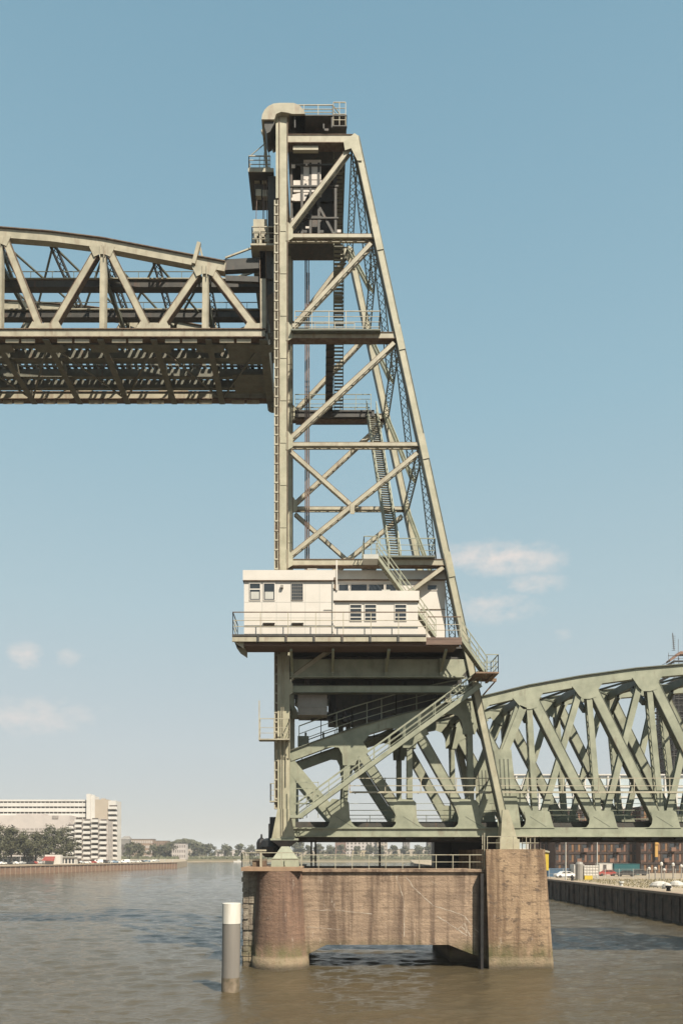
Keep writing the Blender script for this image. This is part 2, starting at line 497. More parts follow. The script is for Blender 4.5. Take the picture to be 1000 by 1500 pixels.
# ------------------------------------------------------------------ the pier in the water
def pier_mat(name, base, base2, streak, spall=.45):
    m = bpy.data.materials.new(name); m.use_nodes = True
    t = m.node_tree; b = t.nodes['Principled BSDF']; b.inputs['Roughness'].default_value = .9
    b.inputs['Specular IOR Level'].default_value = .2
    geo = nn(t, 'ShaderNodeNewGeometry')
    def noise(sc, st, det=6, ro=.6):
        mp = nn(t, 'ShaderNodeMapping'); mp.inputs['Scale'].default_value = st
        t.links.new(geo.outputs['Position'], mp.inputs[0])
        n = nn(t, 'ShaderNodeTexNoise'); n.inputs['Scale'].default_value = sc
        n.inputs['Detail'].default_value = det; n.inputs['Roughness'].default_value = ro
        t.links.new(mp.outputs[0], n.inputs['Vector']); return n.outputs[0]
    def mr(f, lo, hi, a=0., c=1.):
        r = nn(t, 'ShaderNodeMapRange'); 
        for i, v in enumerate((lo, hi, a, c)): r.inputs[i+1].default_value = v
        t.links.new(f, r.inputs[0]); return r.outputs[0]
    def mul(x, y):
        q = nn(t, 'ShaderNodeMath', operation='MULTIPLY')
        t.links.new(x, q.inputs[0])
        if isinstance(y, float): q.inputs[1].default_value = y
        else: t.links.new(y, q.inputs[1])
        return q.outputs[0]
    def mix(f, x, y):
        q = nn(t, 'ShaderNodeMix', data_type='RGBA'); t.links.new(f, q.inputs[0])
        for i, v in ((6, x), (7, y)):
            if isinstance(v, tuple): q.inputs[i].default_value = (*v, 1)
            else: t.links.new(v, q.inputs[i])
        return q.outputs[2]
    sp = nn(t, 'ShaderNodeSeparateXYZ'); t.links.new(geo.outputs['Position'], sp.inputs[0])
    c = mix(mr(noise(.45,(1,1,.8),8,.65), .38,.62), base, base2)
    c = mix(mul(mr(noise(1.2,(.2,.2,5),4), .45,.62), .34), c, streak)        # board-marked courses
    c = mix(mul(mr(noise(.8,(1.6,1.6,.10),5), .46,.62), .8), c, streak)       # run-down stains
    c = mix(mul(mr(noise(1.15,(1,1,1.9),10,.76), .54,.60), spall), c, (.10,.07,.05))   # pits and spalls
    c = mix(mul(mr(noise(2.2,(1.5,1.5,.3),8,.7), .62,.74), .55), c, (.55,.48,.40))  # lime
    al = mul(mr(sp.outputs[2], 2.4, 1.3), mr(noise(1.2,(1,1,.5)), .3,.6))
    c = mix(mul(al, .9), c, (.085,.078,.035))                                  # algae line
    tide = mul(mr(sp.outputs[2], 1.05, .85), mr(noise(3,(1,1,1)), .2,.5))
    c = mix(mul(tide, .55), c, (.27,.21,.14))
    wet = mr(sp.outputs[2], .55, .15)
    c = mix(mul(wet, .8), c, (.06,.048,.032))
    t.links.new(c, b.inputs['Base Color'])
    bp = nn(t, 'ShaderNodeBump'); bp.inputs['Distance'].default_value = .06
    ad = nn(t, 'ShaderNodeMath', operation='ADD'); 
    t.links.new(noise(2.0,(.8,.8,1.6),6,.7), ad.inputs[0]); t.links.new(noise(5,(1,1,1),6,.7), ad.inputs[1])
    t.links.new(ad.outputs[0], bp.inputs['Height']); t.links.new(bp.outputs[0], b.inputs['Normal'])
    return m
CONC = pier_mat('stained_concrete', (.32,.23,.158), (.235,.166,.115), (.095,.063,.046))
CONC2 = pier_mat('pitted_concrete', (.335,.235,.146), (.25,.172,.11), (.11,.068,.043), .9)
REDC = pier_mat('reddish_concrete', (.225,.14,.096), (.165,.104,.072), (.082,.052,.04))
RUBBLE = pier_mat('rubble_stone', (.29,.25,.19), (.18,.15,.115), (.09,.07,.055))
RIM = mat('rusty_cap', (.40,.26,.16), (.33,.21,.13), 2.0, .9)

pier = thing('bridge_pier', 'massive stained concrete pier standing in the water under the lift tower', 'bridge pier', (4.5,4,0))
# round caisson
mb = MB()
cx = FX(411,-1.3); zt = FZ(1276,-2.8)
mb.lathe((cx,-1.3,0), [(2.36,-2),(2.30,.0),(2.26,.9),(2.16,.95),(2.10,2.0),(1.86,zt-.25),(1.86,zt)], 40, cap=False)
obj('round_caisson', mb, REDC, pier, True)
mb = MB()
mb.box(FX(358,-.5),FX(443,-2.4),-3.0,15.0,zt+.004,zt+.30)
obj('cap_slab', mb, RIM, pier)
# rough masonry on the river side
mb = MB()
xa, xb = FX(356.5,-1.5), cx
mb.box(xa,xb,-1.5,14.5,-2,zt-.006)
for z in [i*.42 for i in range(-1,18)]:
    for k in range(24):
        if random.random() < .8 and z < zt-.45:
            y = -1.45+k*.6+random.uniform(-.05,.05); e = random.uniform(.02,.16)
            mb.box(xa-e,xa+.01,y,y+.54,z+.02,z+.38)
    for k in range(5):
        if random.random() < .85 and z < zt-.45:
            x = xa+k*.45; e = random.uniform(.02,.13)
            mb.box(x,x+.40,-1.5-e,-1.49,z+.02,z+.38)
obj('rubble_facing', mb, RUBBLE, pier)
# cross wall with low opening (front and rear)
def wallpoly(Y):
    yb = 58.0/1080
    def q(px,py): return ((px-470)*yb, 9+(1250-py)*yb)
    return [q(443,1277),q(714,1277),q(714,1442),q(712,1442),q(712,1406),q(657,1384),q(478,1384),q(452,1397),q(452,1442),q(440,1442)]
mb = MB(); mb.prism(wallpoly(0), -2.0, 1.0)
obj('cross_wall', mb, CONC, pier)
mb = MB(); mb.prism([(x,z) for x,z in wallpoly(0)], 11.0, 13.4)
obj('cross_wall', mb, CONC, pier)
mb = MB(); mb.box(FX(470,0)-2.0,FX(714,0),-2.2,1.2,FZ(1277,-2.0)-.01,FZ(1273,-2.0)); mb.box(FX(470,0)-2.0,FX(714,0),10.9,13.7,FZ(1277,-1.4)-.01,FZ(1273,-1.4))
obj_each('wall_coping', mb, CONC, pier)
# dark inner end of the opening
mb = MB(); mb.box(FX(657,0)+.3,FX(712,0)+.6,1.2,10.8,-2,FZ(1384,-1.4)); 
obj('inner_footing', mb, CONC, pier)
# square caisson on the right, battered
def sq(y0, y1):
    b = MB()
    z0, z1 = -2.0, FZ(1244,-2.8)
    x0b, x1b, x0t, x1t = FX(716.5,-2.8), FX(814,-2.8), FX(712,-2.8), FX(800,-2.8)
    n = 9
    rows = []
    for i in range(n+1):
        u = i/n; z = z0+(z1-z0)*u
        xa_, xb_ = x0b+(x0t-x0b)*u, x1b+(x1t-x1b)*u
        g = .35*(1-u)
        rows.append([(xa_,y0-g,z),(xb_-.25,y0-g,z),(xb_,y0-g+.25,z),(xb_,y1,z),(xa_,y1,z)])
    vs = [p for r in rows for p in r]
    fs = [tuple(range(4,-1,-1)), tuple(range(n*5,n*5+5))]
    for k in range(n):
        for i in range(5):
            j = (i+1) % 5
            fs.append((k*5+i,k*5+j,(k+1)*5+j,(k+1)*5+i))
    b.add(vs, fs); return b
obj('square_caisson', sq(-2.6, 2.6), CONC2, pier)
obj('square_caisson', sq(8.8, 15.0), CONC2, pier)
mb = MB(); mb.lathe((cx,12.4,0), [(2.3,-2),(2.26,.9),(2.10,2.0),(1.86,zt-.25),(1.86,zt)], 30)
obj('round_caisson', mb, REDC, pier, True)
# lime-filled cracks on the wall and the caisson
LIME = mat('lime_deposit', (.60,.51,.41), (.42,.33,.25), 3, .9)
def crack(pts, y, w=.05):
    mb = MB()
    for k in range(len(pts)-1):
        (x0,z0),(x1,z1) = pts[k], pts[k+1]
        p, q = F(x0,z0,y), F(x1,z1,y); k2 = max(2,int((q-p).length/.35)); prev = p
        for i in range(1,k2+1):
            c = p.lerp(q,i/k2)+V((random.uniform(-.06,.06),0,random.uniform(-.04,.04)))
            mb.bar(prev,c,w*1.05*random.uniform(.25,1.15),.012,(0,1,0)); prev = c
    obj('crack_line', mb, LIME, pier)
Yc = -2.004
crack([(580,1283),(591,1320),(592,1372)],Yc,.06)
crack([(594,1285),(610,1305),(632,1325),(680,1342),(705,1372)],Yc,.065)
crack([(640,1342),(665,1358),(684,1370)],Yc,.085); crack([(668,1362),(680,1352),(688,1372)],Yc,.07); crack([(676,1358),(683,1366)],Yc,.09)
crack([(628,1284),(640,1300)],Yc,.03); crack([(698,1286),(690,1310)],Yc,.035)
crack([(448,1333),(500,1334),(545,1338)],Yc,.05); crack([(450,1358),(500,1362)],Yc,.05)
# drain hole in the caisson face, black upright strip beside the square caisson
mb = MB(); mb.box(FX(714,-4.1)-.25,FX(714,-4.1)-.03,-2.75,-1.9,.0,FZ(1280,-3))
obj('black_strip', mb, BLACK, pier)

# ------------------------------------------------------------------ lift tower
tower = thing('lift_tower', 'tall sage green riveted steel bridge tower with one sloping side', 'bridge tower', (4,6,8.6))
def xl(y): return 521 + (745-521)*(y-205)/(1222-205)
LV = [344, 490, 650, 823]
TB = 12.0
def sh(p, dy): return V((p.x, p.y+dy, p.z))
for k, y0 in enumerate((0.0, TB-.9)):
    mb = MB()
    x0, x1 = FX(409.5), FX(420.5)
    mb.box(x0,x1,y0,y0+.9,FZ(960),FZ(171))
    mb.box(FX(406.5),FX(424),y0-.02,y0+.92,FZ(1230),FZ(960))
    mb.box(FX(404),x0,y0,y0+.9,FZ(290),FZ(171))
    for x in (FX(409),FX(421)):
        mb.box(x-.035,x+.035,y0-.05,y0+.1,FZ(958),FZ(172),1)
    for yy_ in range(330, 950, 62):       # splice plates
        mb.box(x0+.05,x1-.05,y0-.03,y0+.01,FZ(yy_+9),FZ(yy_),0)
    for yy_ in (344,490,650,823,1010):    # gusset plates
        mb.prism([(FX(419),FZ(yy_-18)),(FX(422.5),FZ(yy_-18)),(FX(429),FZ(yy_-8)),(FX(429),FZ(yy_+5)),(FX(422.5),FZ(yy_+9)),(FX(419),FZ(yy_+9))],y0-.035,y0-.005,0)
    mb.prism([(FX(424),FZ(1185)),(FX(406.5),FZ(1185)),(FX(398),FZ(1228)),(FX(432),FZ(1228))],y0-.1,y0+1.0)
    c = obj('column', mb, [COLP, RUST], tower)
    mb = MB()
    z0, z1 = FZ(1185), FZ(292)
    mb.box(FX(401.5),FX(403.5),y0+.05,y0+.3,z0,z1)
    mb.box(FX(406.0),FX(407.6),y0+.05,y0+.3,z0,z1)
    mb.box(FX(401.6),FX(409.4),y0+.35,y0+.55,z0,z1,2)
    z = z0
    while z < z1:
        mb.box(FX(401.5),FX(409.4),y0+.02,y0+.09,z,z+.12); z += .78
    obj('guide_rail', mb, [CREAM, RUST, GRAIL], c)
# sloping legs
for y0 in (0.0, TB-.9):
    mb = MB()
    p, q = F(521,200), F(743,1222)
    p, q = sh(p,y0+.45), sh(q,y0+.45)
    mb.bar(p,q,.50,.86)
    for k in (-1,1):
        mb.bar(p,q,.05,.94,(0,1,0),1,ow=k*.27)  # darker edge plates put the leg's shaded side into the colour
    for yv in LV:
        e0, e1 = F(xl(yv-14),yv-14), F(xl(yv+22),yv+22)
        mb.bar(sh(e0,y0-.02),sh(e1,y0-.02),.53,.04)
    mb.prism([(FX(735),FZ(1186)),(FX(744),FZ(1186)),(FX(757),FZ(1229)),(FX(733),FZ(1229))],y0-.06,y0+.98)
    mb.prism([(FX(731),FZ(1229)),(FX(759),FZ(1229)),(FX(759),FZ(1245)),(FX(731),FZ(1245))],y0-.3,y0+1.2)
    mb.prism([(FX(503),FZ(209)),(FX(519),FZ(196)),(FX(525),FZ(200)),(FX(530),FZ(236)),(FX(523),FZ(236)),(FX(514),FZ(218)),(FX(505),FZ(221))],y0-.06,y0-.03)
    obj('sloping_leg', mb, [COLP, DKGREEN], tower)
# front and back faces
for fi, y0 in enumerate((0.42, TB-.42)):
    def A(px,py): return sh(F(px,py),y0)
    mb = MB(); mb.flanged(A(419,202),A(519,202),.70,.7); obj('top_beam', mb, [CREAM, RUST], tower)
    for yv in LV:
        mb = MB()
        if yv in (490, 823): mb.flanged(A(420.6,yv),A(xl(yv)-2,yv),.55,.62)
        else: mb.laced(A(420.6,yv-1),A(xl(yv)-2,yv-1),.22,.62,pitch=1.0)
        obj('horizontal_beam', mb, [CREAM, RUST], tower)
    for (a0,b0,a1,b1) in ((422,333,512,214),(424,480,543,354),(425,640,577,500),(426,811,611,662),(426,992,649,830)):
        mb = MB(); mb.laced(A(a0,b0),A(a1,b1),.25,.60,pitch=.95); obj('diagonal_brace', mb, [CREAM, RUST], tower)
    mb = MB(); mb.laced(A(425,658),A(515,738),.24,.46,pitch=.7)
    mb.bar(A(516,738)+V((0,-.31,0)),A(516,752)+V((0,-.31,0)),.35,.05)
    obj('counter_brace', mb, [CREAM, RUST], tower)
    if fi == 1:
        mb = MB(); mb.laced(A(516,742),A(430,823),.24,.46,pitch=.7); obj('counter_brace', mb, [CREAM, RUST], tower)
# struts and K bracing between the legs; portal struts between the columns
lev = [205]+LV+[960]
for i, yv in enumerate(lev):
    f, b = sh(F(xl(yv)-1,yv),.9), sh(F(xl(yv)-1,yv),TB-.9)
    mb = MB(); mb.lattice(f,b,.62,.22,(0,0,1),pitch=.62,cw=.10,lw=.055); obj('cross_strut', mb, DKGREEN, tower)  # darker green colours in the shade seen from below
    if i+1 < len(lev):
        y2 = lev[i+1]
        m_ = sh(F(xl(y2)-1,y2),TB/2)
        for e, nm in ((f,0),(b,1)):
            mb = MB(); mb.lattice(e,m_,.60,.20,(0,.3,1),pitch=.6,cw=.09,lw=.05); obj('lattice_brace', mb, DKGREEN if nm == 0 else GREEN, tower)  # front braces take the darker green as painted shade, rear ones stay lit green
for yv in (205,960,1008):
    mb = MB(); mb.lattice(sh(F(415,yv),.9),sh(F(415,yv),TB-.9),.8,.4,(1,0,0),pitch=.7); obj('portal_strut', mb, DKGREEN, tower)

def stair(name, p0, p1, wv, n, parent, rail_h=1.15, tw=.28, mstr=GREEN, str_h=.30, post=1.5, both=True):
    """flight from p0 to p1 (floor line of one stringer); wv = vector to the other stringer"""
    p0, p1, wv = V(p0), V(p1), V(wv)
    nrm_ = wv.normalized()
    mb = MB()
    mb.bar(p0,p1,str_h,.06,nrm_); mb.bar(p0+wv,p1+wv,str_h,.06,nrm_)
    so_ = obj(name, mb, [mstr, RUST], parent)
    mb = MB()
    hd = V((p1.x-p0.x,p1.y-p0.y,0))
    hd = hd.normalized() if hd.length > 1e-3 else V((0,1,0))
    for i in range(n):
        c = p0.lerp(p1,(i+.5)/n)
        mb.bar(c+nrm_*.03,c+wv-nrm_*.03,tw,.05,(0,0,1))
    obj('stair_treads', mb, TREAD, so_)
    for k in ((0,1) if both else (0,)):
        mb = MB(); o = wv*k
        mb.rail([p0+o,p1+o],rail_h,post,t=.055)
        obj('handrail', mb, [GREEN, RUST], so_)
    return so_
# lower long flight in front of the truss
stair('staircase', F(437,1197,-1.3), F(704,1003,-1.3), (0,.95,0), 46, tower, str_h=.36, rail_h=1.25)
mb = MB()   # foot landing
mb.box(FX(425,-1.3),FX(444,-1.3),-1.4,-.1,FZ(1198,-1.3),FZ(1194,-1.3)); fl = obj('landing', mb, [GREEN], tower)
mb = MB(); zz = FZ(1176,-.5)
mb.box(FX(430,-.5),FX(470,-.5),-.6,-.45,zz-.12,zz)
for z_ in (FZ(1146,-.6),FZ(1155,-.6),FZ(1166,-.6)):
    mb.bar((FX(433,-.6),-.6,z_),(FX(466,-.6),-.6,z_),.06,.06)
for px in (433,449,466): mb.box(FX(px,-.6)-.03,FX(px,-.6)+.03,-.63,-.57,FZ(1198,-.6),FZ(1145,-.6))
mb.bar((FX(425,-.6),-.5,FZ(1150,-.6)),(FX(425,-.6),-.5,FZ(1200,-.6)),.06,.06)
obj('guard_rail', mb, GREEN, fl)
# landing at the sloping leg
lz = FZ(989,-1.6)
mb = MB(); mb.box(FX(692,-1.6),FX(729,-2.4),-2.7,-.1,lz-.12,lz)
mb.bar((FX(700),-.6,lz-.15),(FX(724),-.6,lz-.15),.25,.1); mb.bar((FX(724),-.4,lz-.15),(FX(706),-.1,lz-1.3),.12,.12)
mb.bar((FX(712),-2.6,lz-.2),(FX(712),.1,lz-.2),.2,.12,(0,0,1))
ld = obj('landing', mb, [mat('rusty_underside',(.30,.20,.13),(.22,.13,.09),2,.8)], tower)
mb = MB(); x0, x1 = FX(711,-2.4), FX(729,-2.4)
mb.rail([(x0,-2.65,lz),(x1-.05,-2.65,lz),(x1-.05,-.15,lz),(FX(700),-.15,lz)],1.35,.9)
obj('guard_rail', mb, GREEN, ld)
# second flight, landing to house platform
stair('staircase', F(713,988,-2.5), F(676,936,-2.5), (0,.9,0), 15, tower, str_h=.2, rail_h=1.35, post=1.2)
# third flight, past the house up to the next landing
stair('staircase', F(638,932,-1.15), F(552,814,-1.15), (0,.85,0), 30, tower, str_h=.2, rail_h=1.3)
l2 = FZ(813,-1.1)
mb = MB(); mb.box(FX(532,-1.1),FX(554,-1.1),-1.25,1.6,l2-.35,l2); mb.box(FX(554,-.4)+.01,FX(637,-.2),-.32,1.5,FZ(818)-.02,FZ(816),1)
ld = obj('landing', mb, [PALEG, DKGREEN], tower)
mb = MB()
mb.rail([(FX(532,-1.1)+.05,1.5,l2),(FX(532,-1.1)+.05,-1.2,l2),(FX(554,-1.1),-1.2,l2)],1.45,.7)
mb.rail([(FX(556),-.28,FZ(816)),(FX(636),-.28,FZ(816)),(FX(636),1.45,FZ(816))],1.4,1.3)
obj('guard_rail', mb, GREEN, ld)
# steep flight from the landing to the rear walkway
zb = FZ(490)
xT = 4.35; xB = 5.75
stair('staircase', (xB,1.6,FZ(816)), (xT,10.7,zb), (.95,.12,0), 66, tower, str_h=.28, tw=.22, post=1.4, rail_h=1.2)
# front and rear walkways on the 490 level, gangway between them
mb = MB(); mb.box(FX(426),FX(557),-.35,1.1,FZ(486)-.12,FZ(486)); wk = obj('walkway', mb, [DKGREEN], tower)
mb = MB(); mb.rail([(FX(432),-.3,FZ(486)),(FX(556),-.3,FZ(486)),(FX(556),1.0,FZ(486))],1.45,1.45,(1,.7,.4,.12))
mb.rail([(FX(432),1.05,FZ(486)),(FX(520),1.05,FZ(486))],1.45,1.45,(1,.7,.4,.12))
obj('guard_rail', mb, CREAM, wk)
mb = MB(); y9 = 10.4
mb.box(FX(432,y9),FX(547,y9),y9-.2,12.4,zb-.15,zb); mb.box(FX(432,y9),FX(547,y9),y9-.1,y9+.1,zb-.6,zb-.15)
mb.box(FX(548,y9)-.25,FX(548,y9),y9-.2,12.4,zb-.6,zb+.0)
wk = obj('walkway', mb, [DARK], tower)
mb = MB(); mb.rail([(FX(432,y9),y9-.15,zb),(FX(543,y9),y9-.15,zb)],1.5,1.6,(1,.7,.4)); mb.rail([(FX(432,y9),12.3,zb),(FX(543,y9),12.3,zb)],1.5,1.6,(1,.7,.4))
obj('guard_rail', mb, GREEN, wk)
mb = MB(); mb.box(.42,1.1,1.12,y9-.22,zb-.15,zb-.03); 
for k in range(10): mb.box(.40,1.12,1.5+k*.95,1.6+k*.95,zb-.3,zb-.16)
wk = obj('gangway', mb, [DARK], tower)
mb = MB(); mb.rail([(.45,1.2,zb),(.45,y9-.3,zb)],1.1,2,(1,.5)); obj('guard_rail', mb, GREEN, wk)
# open-riser flights climbing inside the tower
stair('staircase', (1.28,10.6,zb+.02), (1.06,1.0,FZ(344)), (.82,0,0), 44, tower, str_h=.16, tw=.2, mstr=DKGREEN, post=1.4, rail_h=1.0)
stair('staircase', (1.2,9.6,FZ(344)+.2), (1.06,1.2,FZ(212)), (.8,0,0), 42, tower, str_h=.16, tw=.2, mstr=DKGREEN, post=1.4, rail_h=1.0)
# small service balcony on the river column, with its mast
zc = FZ(1083,-.6)
mb = MB(); mb.box(FX(379,-.8),FX(424,-.8),-1.0,-.03,zc-.1,zc)
for px in (405,411,417,423): mb.bar((FX(px,-.5),-.9,zc-.1),(FX(px,0),-.05,zc-1.5),.07,.07)
bc = obj('service_balcony', mb, [CREAM], tower)
mb = MB(); mb.rail([(FX(380,-.8),-.05,zc),(FX(380,-.8),-.95,zc),(FX(423,-.8),-.95,zc),(FX(423,-.8),-.05,zc)],1.6,1.0,(1,.55,.28))
mb.box(FX(380,-.8)-.04,FX(380,-.8)+.04,-.99,-.91,zc,FZ(1027,-.8))
obj('guard_rail', mb, CREAM, bc)
mb = MB(); zc = FZ(1173); mb.box(FX(395),FX(406),-.1,.7,zc-.1,zc)
bc = obj('service_balcony', mb, [CREAM], tower)
mb = MB(); mb.rail([(FX(396),.65,zc),(FX(396),-.05,zc),(FX(402),-.05,zc)],1.4,.6); obj('guard_rail', mb, CREAM, bc)
# ladder, pipes on the column
mb = MB()
for px in (412,415): mb.tube([(FX(px,-.2),-.2,FZ(1225)),(FX(px,-.2),-.2,FZ(960))],.03)
mb.tube([(FX(419,-.2),-.15,FZ(1150)),(FX(419,-.2),-.15,FZ(1090))],.05)
obj('cable_pipe', mb, CREAM, tower)
mb = MB()
for y_ in range(235, 480, 9):
    mb.bar(sh(F(xl(y_)+4.5,y_),.0),sh(F(xl(y_)+4.5,y_),.4),.03,.03)
mb.bar(sh(F(xl(238)+5,238),.3),sh(F(xl(262)+5,262),.3),.22,.2)
obj('leg_fitting', mb, CREAM, tower)

# house platform
pz = FZ(929,-3.3)
mb = MB()
x0, x1 = FX(340,-3.3), FX(624,-3.3)
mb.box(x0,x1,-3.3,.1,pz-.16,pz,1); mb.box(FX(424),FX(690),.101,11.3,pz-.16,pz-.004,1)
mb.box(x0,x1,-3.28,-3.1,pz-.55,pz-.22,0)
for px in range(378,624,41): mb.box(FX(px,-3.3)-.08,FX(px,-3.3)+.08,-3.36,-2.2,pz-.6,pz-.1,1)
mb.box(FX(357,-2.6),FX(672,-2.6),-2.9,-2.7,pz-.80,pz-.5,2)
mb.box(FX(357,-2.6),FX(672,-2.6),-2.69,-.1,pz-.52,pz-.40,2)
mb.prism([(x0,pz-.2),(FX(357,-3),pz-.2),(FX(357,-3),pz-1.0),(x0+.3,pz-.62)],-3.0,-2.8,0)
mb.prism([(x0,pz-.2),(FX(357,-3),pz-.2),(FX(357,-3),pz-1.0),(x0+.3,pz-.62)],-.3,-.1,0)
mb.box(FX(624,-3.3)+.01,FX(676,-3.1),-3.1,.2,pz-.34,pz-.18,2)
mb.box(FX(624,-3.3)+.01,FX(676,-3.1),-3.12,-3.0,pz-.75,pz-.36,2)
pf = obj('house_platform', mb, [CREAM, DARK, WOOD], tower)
mb = MB()
mb.rail([(x0+.05,0,pz),(x0+.05,-3.22,pz),(FX(624,-3.3),-3.22,pz)],1.72,2.13,(1,.63,.36),.055,0,0,1)
mb.rail([(FX(626,-3.1),-3.02,pz-.18),(FX(652,-3.1),-3.02,pz-.18),(FX(675,-3.1),-3.02,pz-.18)],1.6,1.0,(1,.63,.36),.055,0,0,1)
obj('guard_rail', mb, [CREAM, RUST], pf)
# plate girder under the platform
for y0 in (0.15, TB-.55):
    mb = MB()
    mb.prism([(FX(424.5),pz-1.02),(FX(694),pz-1.02),(FX(697),FZ(967)),(FX(676),FZ(990)),(FX(424.5),FZ(990))],y0,y0+.3)
    mb.box(FX(424.5),FX(680),y0-.12,y0+.42,FZ(992),FZ(990)+.003)
    mb.flanged(V((FX(424.5),y0+.25,FZ(1009))),V((FX(694),y0+.25,FZ(1009))),.60,.6)
    obj('plate_girder', mb, [GREEN, DKGREEN], tower)
    if y0 < 1:
        for px in (428,487,565,645):
            mb = MB()
            mb.prism([(FX(px)-.09,pz-1.02),(FX(px)+.09,pz-1.02),(FX(px)+.09,FZ(990)),(FX(px)-.09,FZ(990))],y0-.28,y0-.02)
            mb.bar((FX(px),-2.6,pz-1.0),(FX(px),y0-.12,FZ(984)),.2,.2,(1,0,0))
            obj('bracket', mb, [GREEN], tower)
mb = MB()
for k in range(5): mb.box(FX(424),FX(690),2.0+k*2.0,2.3+k*2.0,FZ(985),FZ(960))
for x in (-1.0,3.0,7.0,10.5): mb.box(x,x+.3,.6,11.3,FZ(975),FZ(958))
mb.box(FX(426),FX(690),.5,11.4,pz-.9,pz-.74)
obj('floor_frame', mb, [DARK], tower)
mb = MB(); mb.box(FX(436,.8),FX(479,.8),.8,3.4,FZ(1056,.8)+.5,FZ(1013,.8)); mb.box(FX(436,.8)-.03,FX(479,.8)+.03,.77,3.43,FZ(1056,.8)+1.1,FZ(1056,.8)+1.16)
obj('hanging_box', mb, GREYBOX, tower)

# tower top: sheave housings, walkway, hanging machinery frame
def sheave(y0, y1):
    b = MB()
    pts = [(383.5,181),(384.5,174),(388,167),(393.5,161.5),(401,158),(410,157),(430,157),(438,160),(443,165),(447,173),(428,173),(420,171),(412,170),(405,173),(402,181)]
    b.prism([(FX(a),FZ(c)) for a,c in pts],y0,y1)
    pts2 = [(387,181),(402,181),(402,184),(396,196),(391,199),(388,190)]
    b.prism([(FX(a),FZ(c)) for a,c in pts2],y0+.15,y1-.15,1)
    return b
for (y0,y1) in ((-.25,-.02),(9.5,10.8)):
    pass
s1 = obj('sheave_cover', sheave(-.35,1.6), [CREAM, DARK], tower)
s2 = obj('sheave_cover', sheave(10.2,12.2), [CREAM, DARK], tower)
for y0 in (.1,10.7):
    b = MB(); c = V((FX(413),y0,FZ(185)))
    ring = [(c.x+1.15*math.cos(2*math.pi*i/28),c.z+.2+1.15*math.sin(2*math.pi*i/28)) for i in range(28)]
    b.prism(ring,y0+.92,y0+1.25)
    obj('sheave_wheel', b, DARK, tower)
mb = MB()
mb.box(FX(420.8),FX(490),.95,11.0,FZ(196)-.1,FZ(196)+.1)
mb.box(FX(421.5),FX(488),1.7,10.1,FZ(196)+.1,FZ(173))
mb.box(FX(424),FX(508),-.2,11.9,FZ(173)-.0,FZ(172)+.03)
mb.box(FX(487),FX(508),-.2,.0,FZ(196)+.42,FZ(196)+.5)
for px in (432,486): mb.box(FX(px)-.05,FX(px)+.05,-.15,-.05,FZ(196)+.37,FZ(173))
mb.box(FX(473),FX(481),-.1,.3,FZ(193),FZ(190)); mb.box(FX(473),FX(475),-.1,.1,FZ(193),FZ(183))
tp = obj('top_platform', mb, [DARK], tower)
mb = MB()
mb.rail([(FX(424),11.8,FZ(172)),(FX(424),-.15,FZ(172)),(FX(487),-.15,FZ(172)),(FX(507),1.2,FZ(172)),(FX(507),11.8,FZ(172))],.85,1.1,(1,.6,.3),.05)
mb.rail([(FX(488),-.15,FZ(196)+.5),(FX(506),-.15,FZ(196)+.5)],1.9,.55,(1,.75,.5,.25),.05)
obj('guard_rail', mb, CREAM, tp)
PINK = mat('pale_machine_panel', (.74,.66,.58), (.62,.55,.48), 1.5, .6)
mb = MB()
yb0, yb1 = 1.05, 2.9
zt_, zb_ = FZ(214), FZ(349,1.05)
mb.box(FX(424),FX(500),yb0,yb1,zb_-.3,zb_)
for y_ in (yb0,yb1-.35):
    for px in (424,440,452.5,465,490):
        mb.box(FX(px),FX(px)+.2,y_,y_+.22,zb_,zt_-.35)
mb.box(FX(424),FX(500),yb0+.3,yb1,zt_-.35,zt_-.1)
for z_ in (zb_+1.6,FZ(274,yb0),FZ(243,yb0)):
    mb.box(FX(424),FX(496),yb0-.05,yb0+.1,z_,z_+.12); mb.box(FX(424),FX(496),yb1-.5,yb1-.36,z_,z_+.22)
mb.box(FX(424.5),FX(488),yb1-.3,yb1-.1,zb_,zt_-.4); mb.bar((FX(426),yb0+.1,zb_),(FX(462),yb0+.1,zb_+3.1),.2,.12); mb.bar((FX(493),yb0+.1,zb_),(FX(463),yb0+.1,zb_+3.1),.2,.12)
mb.box(FX(489),FX(492),yb0+.3,yb1,zb_,zt_-.5); mb.box(FX(424.2),FX(428),yb0+.36,yb1,zb_,zb_+5)
mf = obj('machinery_frame', mb, [DARK], tower)
mb = MB(); mb.box(FX(444.5,yb0),FX(470,yb0),yb0+.06,yb0+.2,FZ(262,yb0),FZ(233,yb0)); mb.box(FX(429.5,yb0),FX(472,yb0),yb0+.07,yb0+.2,FZ(280,yb0),FZ(263,yb0)); mb.prism([(FX(427,yb0),FZ(293,yb0)),(FX(427,yb0),FZ(284,yb0)),(FX(440,yb0),FZ(281,yb0)),(FX(452,yb0),FZ(281,yb0)),(FX(446,yb0),FZ(293,yb0))],yb0+.08,yb0+.2)
mb.box(FX(478),FX(498),yb0-.05,yb0+.3,zb_-.28,zb_+.35)
for k in range(14):
    px = random.choice((425,446,466,493)); z_ = zb_+.4+random.random()*6
    mb.box(FX(px)+.06,FX(px)+.06+random.uniform(.15,.35),yb0-.09,yb0-.06,z_,z_+random.uniform(.1,.35))
obj_each('machine_panel', mb, PINK, mf)
mb = MB(); mb.box(FX(429),FX(466),.2,.5,FZ(216),FZ(210)); obj('cable_tray', mb, CREAM, tower)
